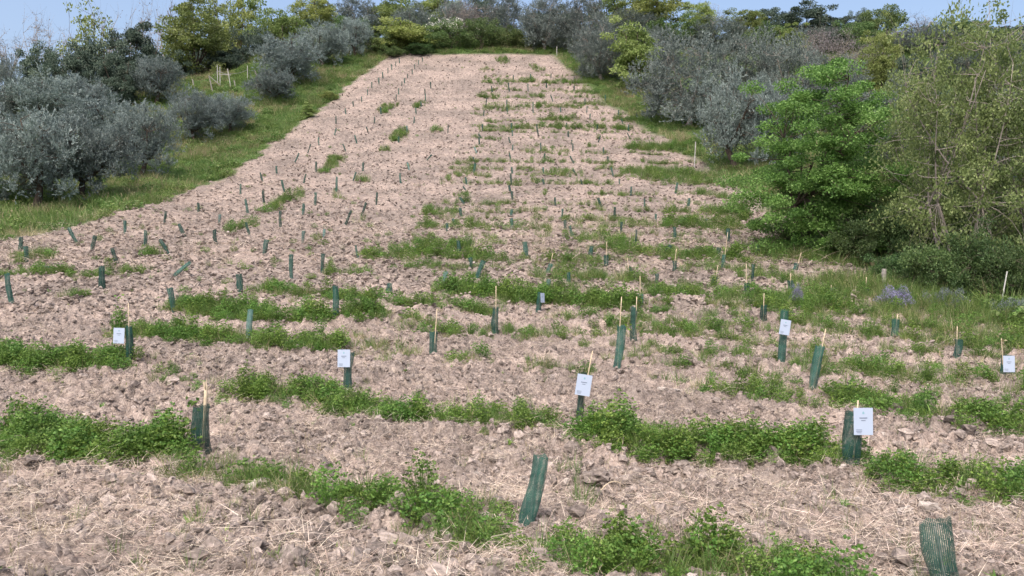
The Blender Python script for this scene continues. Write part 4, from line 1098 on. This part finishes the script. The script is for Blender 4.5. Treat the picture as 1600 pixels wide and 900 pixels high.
GROUP = 'green mesh tree guards planted over the field'
rgG = random.Random(9)
_gi = [0]
def guard(tx, ty, bx, by, label, stake=None, sign=None, sapling=None, pale=False, wide=False, split=False, group=GROUP):
    x, y, z = place(bx, by)
    k = y / F
    dx, dz = (tx - bx) * k, (by - ty) * k
    L = max(0.22, math.hypot(dx, dz)); roll = math.atan2(dx, dz)
    _gi[0] += 1; i = _gi[0]
    z = float(ground_z([x], [y])[0])
    fore = rgG.uniform(-0.12, 0.12)
    if sign: fore = -0.04
    zr = rgG.uniform(0, 6.28)
    # lean about the view axis, plus a little fore and aft; the sleeve is turned about its own axis first
    Mx = Euler((fore, roll, 0)).to_matrix() @ Euler((0, 0, zr if not wide else 0.15)).to_matrix()
    rot = Mx.to_euler()
    wsc = 1.4 if split else rgG.uniform(0.9, 1.15) * (0.86 if y > 30 else 1.0)
    if y > 44 and not (stake or sign or sapling):
        me = S_PALE[i % 2] if pale else S_FAR[i % 4]
        o = link('tree_guard', me, None, (x, y, z - 0.02), rot, (wsc, wsc, L))
        return tag(o, label, 'tree guard', group)
    root = bpy.data.objects.new('tree_guard', None); ROOT.objects.link(root)
    root.location = (x, y, z - 0.02); root.empty_display_size = 0.2
    tag(root, label, 'tree guard', group)
    me = S_WIDE if wide else (S_PALE[i % 2] if pale else (S_NEAR[i % 4] if y < 34 else S_FAR[i % 4]))
    link('sleeve', me, root, (0, 0, 0), rot, (wsc, wsc, L))
    axis = Mx @ Vector((0, 0, 1))
    if stake:
        sx, sy = stake
        st = ((sx - bx) * k, 0.03, max((by - sy) * k, L * 0.7))
        link('stake', stake_mesh(st, 0.022 if split else (0.009 if y < 14 else 0.0105), i, split), root)
    else:
        e = axis * (L * rgG.uniform(0.9, 0.985))
        me_s = stake_mesh((e.x, e.y + 0.01, e.z), 0.010, i)
        me_s.materials[0] = M['grey_wood']
        link('stake', me_s, root)
    if sapling:
        sx, sy, lm = sapling
        a, b = sapling_mesh(((sx - bx) * k, 0.0, (by - sy) * k), lm, i)
        st_o = link('sapling', a, root)
        for me_l in b: link('leaf', me_l, st_o)
    if sign:
        cx, cy, rl = sign[:3]; yaw = sign[3] if len(sign) > 3 else 0.0
        sign_parts(root, ((cx - bx) * k, -0.105, (by - cy) * k), R(rl), i, yaw, sign[4] if len(sign) > 4 else 1.0)
    return root

# --- near and middle guards, each different
guard(842, 708, 824, 826, 'empty dark green mesh guard leaning right at bottom centre, in the nearest weed strip')
guard(1463, 810, 1482, 912, 'wide crumpled green mesh guard cut by the bottom picture edge at right', wide=True)
guard(318, 630, 315, 712, 'green mesh guard with splintered pale stake top beside the clover patch at lower left', stake=(322, 600), sapling=(304, 622, 'clover'), split=True)
guard(545, 542, 546, 610, 'mesh guard with upright white sign in clover left of centre', sign=(540, 550, 0))
guard(911, 588, 905, 666, 'mesh guard with crooked white sign and pale stake near the picture centre', stake=(926, 553), sign=(910.5, 604.5, 9))
guard(1334, 650, 1331, 740, 'mesh guard with largest white sign, standing in the clover at right', stake=(1341, 631), sign=(1340, 660, 0))
guard(201, 516, 203, 572, 'mesh guard with white sign and leafy sapling at the left', stake=(201, 480), sign=(191.5, 530, 2), sapling=(188, 470, 'clover'))
guard(1226, 484, 1221, 570, 'tall mesh guard with tilted white sign right of centre', sign=(1222.5, 510, 10, 0.1))
guard(1571, 552, 1570, 592, 'mesh guard with white sign and reddish sapling at the right edge', stake=(1565, 526), sign=(1569.5, 564.5, 0), sapling=(1567, 525, 'dry'))
guard(845, 460, 841, 491, 'mesh guard with a small white sign turned almost edge-on, behind the centre', sign=(847.5, 468, 4, 0.95, 0.85))
guard(970, 512, 964, 587, 'tall slim dark guard with pale wooden stake rising from it, right of centre', stake=(971, 467))
guard(990, 478, 992, 536, 'ragged open guard with sapling just right of the tall slim dark one', stake=(995, 462), sapling=(981, 502, 'lime'))
guard(999, 457, 999, 480, 'dark guard with tall thin stake directly behind the ragged open one', stake=(1000, 429))
guard(1283, 541, 1268, 613, 'long green guard leaning right with pale stake tip, left of the largest sign', stake=(1290, 514))
guard(1496, 537, 1495, 566, 'guard with broad pale stake standing between purple bushes and the right sign', stake=(1496, 517))
guard(1401, 492, 1397, 529, 'slim guard with short pale stake below the left purple bush', stake=(1403, 485))
guard(678, 512, 676, 558, 'guard with pale stake in the soil between the two central signs', stake=(683, 476))
guard(774, 482, 775, 524, 'guard with long thin pale stake left of the edge-on sign', stake=(775, 449))
guard(524, 455, 525, 499, 'green guard standing in the clover behind the upright centre-left sign')
guard(391, 488, 391, 531, 'pale-topped green guard left of the upright centre-left sign', pale=True)
guard(267, 445, 273, 487, 'green guard leaning left at the left end of a clover strip')
guard(375, 424, 375, 457, 'green guard alone on bare soil behind the left clover strip')
guard(11, 431, 18, 479, 'thick green guard leaning left at the left picture edge')
guard(160, 414, 161, 450, 'thick green guard above the leafy sapling at left')
guard(298, 412, 270, 432, 'flattened green guard lying over to the right on bare soil at left')
guard(66, 417, 86, 424, 'fallen green guard lying in weeds near the left picture edge')
guard(457, 401, 455, 437, 'upright green guard on bare soil, left of a similar pair at centre left')
guard(505, 394, 504, 425, 'upright green guard on bare soil, right of a similar pair at centre left')
guard(556, 381, 559, 403, 'green guard leaning left at the left end of a far weed strip')
guard(609, 441, 609, 462, 'small guard in weeds behind the centre-left sign')
guard(695, 422, 695, 446, 'short pale green guard behind the long central clover strip', pale=True)
guard(755, 410, 747, 438, 'green guard leaning right behind the long central clover strip')
guard(735, 401, 737, 421, 'dark guard just left of the right-leaning one behind the clover strip')
guard(716, 380, 717, 403, 'thin dark guard at the right end of a far clover strip')
guard(857, 438, 857, 457, 'pale guard directly above the edge-on sign', pale=True)
guard(861, 412, 856, 431, 'guard with thin pale stake leaning right above the pale guard', stake=(864, 396))
guard(887, 421, 889, 442, 'upright dark guard in weeds right of the leaning stake guard')
guard(947, 401, 947, 417, 'guard with long thin stake left of the bushy-topped one', stake=(948, 380))
guard(985, 416, 985, 436, 'bushy-topped green guard with short thin stake right of centre', stake=(980, 401))
guard(1054, 411, 1053, 426, 'guard with thin pale stake leaning right beside a weed strip right of centre', stake=(1057, 392))
guard(1026, 432, 1026, 450, 'dark bushy-topped guard in dry grass right of centre')
guard(1117, 432, 1115, 449, 'guard with leaning pale stake beside a bright clover clump', stake=(1122, 414))
guard(1132, 398, 1130, 418, 'guard with tall leaning white stake right of centre', stake=(1137, 363))
guard(1123, 386, 1122, 404, 'dark guard just left of the tall leaning white stake')
guard(1177, 415, 1176, 441, 'large open green guard in clover right of the tall white stake')
guard(1167, 447, 1167, 462, 'dark guard with tall pale stake in front of the large open one', stake=(1166, 417))
guard(1193, 478, 1193, 503, 'rounded green guard with pale stake left of the tilted sign', stake=(1194, 460))
guard(1235, 441, 1236, 458, 'dark slim guard with short stake at the edge of a clover clump', stake=(1235, 430))
guard(1244, 411, 1242, 426, 'thin guard with leaning stake before the maple', stake=(1252, 395))
guard(1301, 432, 1301, 444, 'small guard with short stake in weeds before the right brambles', stake=(1302, 424))
guard(1300, 453, 1300, 465, 'small pale guard in weeds left of the purple bushes', stake=(1299, 447), pale=True)
guard(1354, 448, 1354, 463, 'dark small guard with pale stake left of the grey post', stake=(1354, 431))
guard(1047, 383, 1038, 402, 'guard leaning far right at the end of a weed strip right of centre')
guard(924, 384, 924, 400, 'short dark guard in weeds above the centre right')
guard(1184, 381, 1183, 401, 'dark upright guard at the foot of the right field margin')
guard(1138, 359, 1138, 379, 'guard with leafy sapling right below the right field margin', sapling=(1137, 350, 'fresh'))

_ORD = ['first', 'second', 'third', 'fourth', 'fifth', 'sixth', 'seventh', 'eighth', 'ninth', 'tenth', 'eleventh', 'twelfth', 'thirteenth', 'fourteenth', 'fifteenth', 'sixteenth',
        'seventeenth', 'eighteenth', 'nineteenth', 'twentieth', 'twenty-first', 'twenty-second', 'twenty-third', 'twenty-fourth', 'twenty-fifth', 'twenty-sixth']
def line(where, items):
    for k, it in enumerate(items):
        tx, ty, bx, by = it[:4]; pale = len(it) > 4
        lean = (tx - bx) / max(1.0, by - ty)
        look = 'fallen' if abs(lean) > 1.1 else ('right-leaning' if lean > 0.2 else ('left-leaning' if lean < -0.2 else 'upright'))
        guard(tx, ty, bx, by, '%s%s guard, %s from the top in %s' % ('faded ' if pale else '', look, _ORD[k], where), pale=pale)
line('the guard line nearest the left bank', [(624,91,624,98),(618.5,96,618.5,103),(612,101,612,109),(606,107,606,115),(598,113,598,122),(592,121,592,131),(581,129,581,138),(574,140,574,149),
     (565,150,565,158),(552,159,552,167),(540,170,540,179),(525,182,525,194),(525,199,523,210),(498,214,498,227),(485,226,481,240),(467,241,461,255),(432,258,432,270),(407,269,410,284),
     (376,287,376,302),(310,317,310,330),(259,330,257,350),(195,345,195,366),(108,354,120,379),(33,368,32,391)])
line('the second guard line from the left bank', [(660,90,660,96),(654,94,654,101),(648,101,648,108),(644,108,644,115),(637,115,637,121),(632,122,632,130),(628,129,628,136),(623,138,623,148),(619,148,619,158),
     (595,168,595,179),(585,183,585,193),(572,198,575,207),(554,211,558,224),(536,225,540,236),(512,243,518,250),(494,254,494,270),(478,272,475,286),(441,283,444,301),(412,299,412,318),(383,312,387,333),
     (343,332,343,351,1),(280,349,289,368),(227,359,227,385),(148,369,144,391),(40,382,42,409)])
line('the third guard line from the left bank', [(673,129,673,139),(664,138,664,147),(665,147,665,157),(658,158,658,166),(650,168,650,179),(647,183,647,193),(636,197,636,207,1),(623,215,623,224),(603,227,607,235),
     (568,255,567,268),(557,272,552,285),(527,278,525,300),(493,301,493,320),(474,318,474,336),(439,331,438,355),(386,350,389,370),(336,359,338,381),(249,376,264,398),(176,385,185,409)])
line('the fourth guard line from the left bank', [(700,195,700,207),(675,242,667,250),(637,252,639,265,1),(625,270,626,285),(589,301,588,320),(572,318,566,338),(550,331,540,352),(506,355,507,370,1),(474,360,474,378,1),(416,375,413,398)])
line('the guard column left of field centre', [(768,135,769,144),(761,155,759,168),(756,172,756,181),(754,194,754,204),(748,208,752,216),(749,216,749,227),(742,230,744,239,1),(739,244,743,255),(742,257,741,272),
     (727,277,729,288),(724,290,730,300),(719,307,726,320),(718,326,721,338),(707,339,715,354),(698,349,699,362)])
line('the guard column up the field centre', [(802,117,802,126),(794,131,796,144),(792,155,792,168),(792,169,793,179),(799,192,799,202),(800.5,204,800.5,213),(795,214,797,223),(801,226,801,235),(796,240,798,253),
     (800,260,800,270),(798,270,799,288),(794,288,799,300),(800,301,800,314),(799,327,799,338),(799,341,799,357),(819,383,823,405)])
line('the first guard column right of centre', [(829,116,829,127),(825,132,825,143),(833,160,833,176),(839,192,839,202),(840,204,841,213),(845,222,845,236),(851,243,851,252),(849,261,849,270),
     (848,280,850,289),(867.5,308,867.5,322),(879,328,878,342),(883,345,883,358),(890,357,895,372)])
line('the second guard column right of centre', [(861,116,861,123),(854,131,854,138),(860,149,864,159),(876,168,876,175),(885,193,885,201),(888,204,888,213),(893,218,893,225),(895,227,895,238),(891,245,896,256),
     (895,264,901,274),(907,280,910,289),(935,309,939,323),(961,325,960,346),(971,348,971,368),(994,363,994,383)])
line('the third guard column right of centre', [(897,119,897,128),(897,134,897,143),(914,155,914,164),(917,168,917,177),(922,178,922,185),(933,196,933,204),(938,213,935,223),(943,230,943,239),(950,245,950,253),
     (955,262,958,276),(968,281,968,289),(986,293,986,306),(1007,308,1007,323),(1024,335,1025,347),(1054,358,1054,374)])
line('the guard column along the right field edge', [(946,148,946,159),(967,173,966,183),(971,186,973,194),(982,196,982,206),(980,209,985,218),(1059,287,1055,303),(1076,311,1076,323),(1104,340,1104,349)])

# ------------------------------------------------------------------ posts and fence
def post_mesh(name, h, r, mat, lean=0.0, seed=0, sides=8):
    rg = np.random.default_rng(seed); g = Geo()
    zz = np.linspace(-0.15, h, 7)
    P = np.stack([zz * math.tan(lean) + rg.normal(0, 0.08 * r, 7), rg.normal(0, 0.08 * r, 7), zz], 1)
    g.tube(P, r * rg.uniform(0.9, 1.1, 7), sides)
    return g.mesh(name, M[mat], False)
def lone_post(name, tx, ty, bx, by, r, mat, label, cat):
    x, y, z = place(bx, by); k = y / F
    me = post_mesh(name, (by - ty) * k, r, mat, math.atan2((tx - bx), (by - ty)), int(bx))
    return tag(link(name, me, None, (x, y, z)), label, cat)
lone_post('wooden_post', 1381, 420, 1381, 458, 0.055, 'grey_wood', 'weathered grey wooden post at the right field corner by the brambles', 'post')
lone_post('white_pole', 1086.5, 222, 1085, 262, 0.03, 'white_wood', 'white pole in the grass margin left of the silvery olive', 'pole')
lone_post('white_pole', 870, 73, 870, 88, 0.035, 'white_wood', 'short white pole at the top right corner of the field', 'pole')
lone_post('thin_stake', 1572, 424, 1562, 490, 0.014, 'white_wood', 'tall thin pale stake leaning right before the brambles at the right edge', 'stake')
lone_post('leaning_pole', 191, 122, 195, 160, 0.05, 'grey_wood', 'leaning pale pole left of the domed olive tree', 'pole')

fx, fy_, fz = place(340, 132)
fence = bpy.data.objects.new('post_fence', None); ROOT.objects.link(fence); fence.location = (fx, fy_, fz)
tag(fence, 'old fence of white and brown posts with sagging wires below the tall yellow-green tree', 'fence')
tops = []
for tx, ty, bx, by, mat, r in ((288, 108, 288, 126, 'white_wood', .038), (301, 124, 304, 140, 'grey_wood', .06), (327, 119, 332, 143, 'grey_wood', .06), (340, 102, 340, 131, 'white_wood', .038), (344, 105, 344, 133, 'white_wood', .038),
                               (356, 108, 361, 139, 'white_wood', .038), (387, 103, 387, 128, 'white_wood', .038), (366, 126, 368, 138, 'grey_wood', .06), (398, 110, 404, 126, 'grey_wood', .06)):
    x, y, z = place(bx, by); k = y / F
    link('post', post_mesh('post', (by - ty) * k, r, mat, math.atan2(tx - bx, by - ty), int(bx)), fence, (x - fx, y - fy_, z - fz))
    if mat == 'white_wood': tops.append(np.array([x - fx, y - fy_, z - fz + (by - ty) * k * 0.75]))
tops.sort(key=lambda p: p[0])
for a, b in zip(tops[:-1], tops[1:]):
    g = Geo(); g.tube(bez(a, (a + b) / 2 - np.array([0, 0, 0.25]), b, 6), 0.018, 5)
    link('wire', g.mesh('wire', M['wire'], True), fence)
g = Geo(); q = tops[2]; g.tube(np.stack([q + np.array([-.1, -.05, -.3]), q + np.array([1.15, -.05, -.38])]), 0.025, 6)
link('rail', g.mesh('rail', M['white_wood']), fence)
for (ax, ay, bx, by) in ((326, 118, 343, 130),):
    a = np.array(place(332, 143)) - np.array([fx, fy_, fz]); k = place(332, 143)[1] / F
    g = Geo(); g.tube(np.stack([a + np.array([-5 * k, -.1, 24 * k]), a + np.array([12 * k, -.1, 10 * k])]), 0.04, 6)
    link('brace', g.mesh('brace', M['grey_wood']), fence)

# ------------------------------------------------------------------ single stones, big clods, sticks
def rock(name, px, py, wpx, mat, label, cat, seed, flat=0.7, group=None):
    x, y, z = place(px, py); s = wpx * y / F / 2
    me = clod_mesh(name, seed, M[mat], 3)
    z = float(ground_z([x], [y])[0])
    return tag(link(name, me, None, (x, y, z + s * flat * 0.35), (0.1, 0.1, seed * 1.7), (s, s, s * flat * 1.2)), label, cat, group)
SG = 'pale stones on the soil'
rock('stone', 1022, 616, 12, 'stone', 'left of two pale stones lying together right of the crooked sign', 'stone', 801, .8, SG)
rock('stone', 1034, 621, 12, 'stone', 'right of two pale stones lying together right of the crooked sign', 'stone', 802, .6, SG)
rock('stone', 1056, 630, 18, 'stone', 'long flat pale stone right of the pair of stones', 'stone', 803, .4, SG)
rock('stone', 1412, 803, 28, 'stone', 'pale flat stone on soil above the wide crumpled guard', 'stone', 804, .6, SG)
rock('stone', 1366, 744, 14, 'stone', 'small pale stone in clover right of the largest sign guard', 'stone', 805, .5, SG)
rock('stone', 288, 795, 9, 'stone', 'small whitish stone on soil at lower left', 'stone', 806, .7, SG)
CG = 'large soil clods'
rock('earth_clod', 1208, 726, 44, 'clod', 'big dark clod topped with straw in front of the right clover strip', 'soil clod', 811, .9, CG)
rock('earth_clod', 492, 862, 60, 'clod', 'large brown clod at bottom centre left beside a weed clump', 'soil clod', 812, .7, CG)
rock('earth_clod', 430, 842, 46, 'clod', 'dark shadowed clod left of the large brown one at bottom', 'soil clod', 813, .8, CG)
rock('earth_clod', 625, 812, 48, 'clod', 'rounded clod in the gap of the nearest weed strip', 'soil clod', 814, .8, CG)
rock('earth_clod', 722, 848, 34, 'clod', 'pointed clod under the weeds left of the empty bottom-centre guard', 'soil clod', 815, 1.0, CG)
rock('earth_clod', 740, 888, 40, 'clod', 'crumbly clod at the bottom edge left of the nearest guard', 'soil clod', 816, .7, CG)
rock('earth_clod', 1065, 735, 38, 'clod', 'straw-haired clod in front of the right clover strip, left of the big one', 'soil clod', 817, .8, CG)
rock('earth_clod', 935, 760, 50, 'clod', 'brown root clod with reddish straw right of the bottom-centre guard', 'soil clod', 818, .8, CG)
rock('earth_clod', 545, 622, 28, 'clod', 'small clod at the foot of the upright centre-left sign', 'soil clod', 819, .9, CG)
rock('earth_clod', 742, 660, 26, 'clod', 'clod poking from the clover between the two central signs', 'soil clod', 820, .8, CG)
rock('earth_clod', 300, 545, 30, 'clod', 'clod in front of the clover strip behind the leafy sapling', 'soil clod', 821, .7, CG)
rock('earth_clod', 50, 735, 60, 'clod', 'dark clod under the front edge of the left clover patch', 'soil clod', 822, .6, CG)
def stick(px0, py0, px1, py1, lift, label, r=0.008):
    a, b = np.array(place(px0, py0)), np.array(place(px1, py1))
    a[2] = ground_z([a[0]], [a[1]])[0] + 0.01; b[2] = ground_z([b[0]], [b[1]])[0] + 0.02
    o = a.copy(); g = Geo(); g.tube(bez(a - o, (a + b) / 2 - o + np.array([0, 0, lift]), b - o, 8), np.linspace(r, r * 0.5, 8), 6)
    return tag(link('dry_stick', g.mesh('dry_stick', M['wood' if r < 0.0075 else 'bark'], True), None, o), label, 'stick')
stick(735, 632, 700, 612, 0.06, 'thin dead stick in the clover between the two central signs')
stick(1270, 672, 1310, 662, 0.03, 'dark twig on soil left of the largest sign')
stick(985, 690, 1016, 716, 0.10, 'pale arched dead stem at the edge of the right clover strip', 0.006)
stick(930, 775, 980, 768, 0.22, 'pale dead stem arched over soil right of the bottom-centre guard', 0.006)
stick(232, 555, 212, 585, 0.05, 'thin dead twig near the foot of the leafy sapling guard')
stick(1250, 700, 1195, 712, 0.12, 'pale dead stem arched over the big straw-topped clod', 0.006)

# ------------------------------------------------------------------ more trees closing the skyline
tree('evergreen', 'skyline_tree', 'tree', 335, 40, 90, 104, 'dark tree behind the trunk of the tall yellow-green tree', EG, 0)
tree('evergreen', 'skyline_tree', 'tree', 470, 30, 90, 110, 'dark tree behind the lowest and middle of the three dense olives', EG, 1)
tree('shrub', 'skyline_bush', 'shrub', 300, 88, 80, 96, 'dark bush right behind the white fence posts', EG, 1)
tree('shrub', 'skyline_bush', 'shrub', 375, 86, 80, 97, 'green bush behind the right end of the fence', EG, 2)
tree('shrub', 'skyline_bush', 'shrub', 545, 30, 80, 108, 'green bush behind the highest olive of the left line', EG, 0)
for px, tp, w, d, kd, v, lb in ((865, 10, 90, 112, 'evergreen', 0, 'dark tree behind the dull olive at the field top right corner'),
                                (985, 20, 110, 104, 'olive_dark', 1, 'grey tree behind the yellow-green tree by the field'),
                                (1050, 30, 90, 100, 'shrub', 0, 'green bush just above the broad grey olive'),
                                (1120, 28, 100, 98, 'olive_dark', 2, 'dull tree below the round yellow-green treetop'),
                                (1190, 34, 90, 96, 'shrub', 1, 'green bush left of the small yellow-green tree below the oak'),
                                (1270, 44, 100, 98, 'olive_dark', 0, 'grey tree below the right side of the skyline oak'),
                                (1330, 38, 90, 98, 'shrub', 2, 'dull green bush below the umbrella-topped tree'),
                                (1400, 46, 90, 100, 'purple_bare', 0, 'purplish leafless shrub below the smooth round-topped tree'),
                                (1455, 50, 90, 100, 'olive_dark', 1, 'blue-grey tree left of the young-leafed tree top'),
                                (1530, 44, 110, 98, 'shrub', 1, 'green bush on the slope behind the tall airy tree'),
                                (1620, 40, 110, 98, 'olive_dark', 2, 'grey tree beyond the right picture edge on the skyline'),
                                (1300, 92, 110, 66, 'olive_dark', 1, 'dull grey olive directly behind the maple crown'),
                                (1385, 120, 100, 52, 'olive_dark', 2, 'dull olive in the gap right behind the maple'),
                                (1470, 130, 130, 46, 'evergreen', 1, 'dark tree seen through the tall airy tree'),
                                (1570, 130, 140, 44, 'olive_dark', 0, 'grey olive seen through the airy tree at the right edge'),
                                (1340, 210, 110, 34, 'bramble', 0, 'tall bramble thicket right behind the maple'),
                                (1430, 230, 120, 32, 'bramble', 1, 'tall bramble thicket between maple and airy tree')):
    tree(kd, 'slope_tree' if kd not in ('shrub', 'purple_bare', 'bramble') else 'slope_bush', 'tree' if kd not in ('shrub', 'purple_bare', 'bramble') else 'shrub', px, tp, w, d, lb, 'trees on the right slope', v)
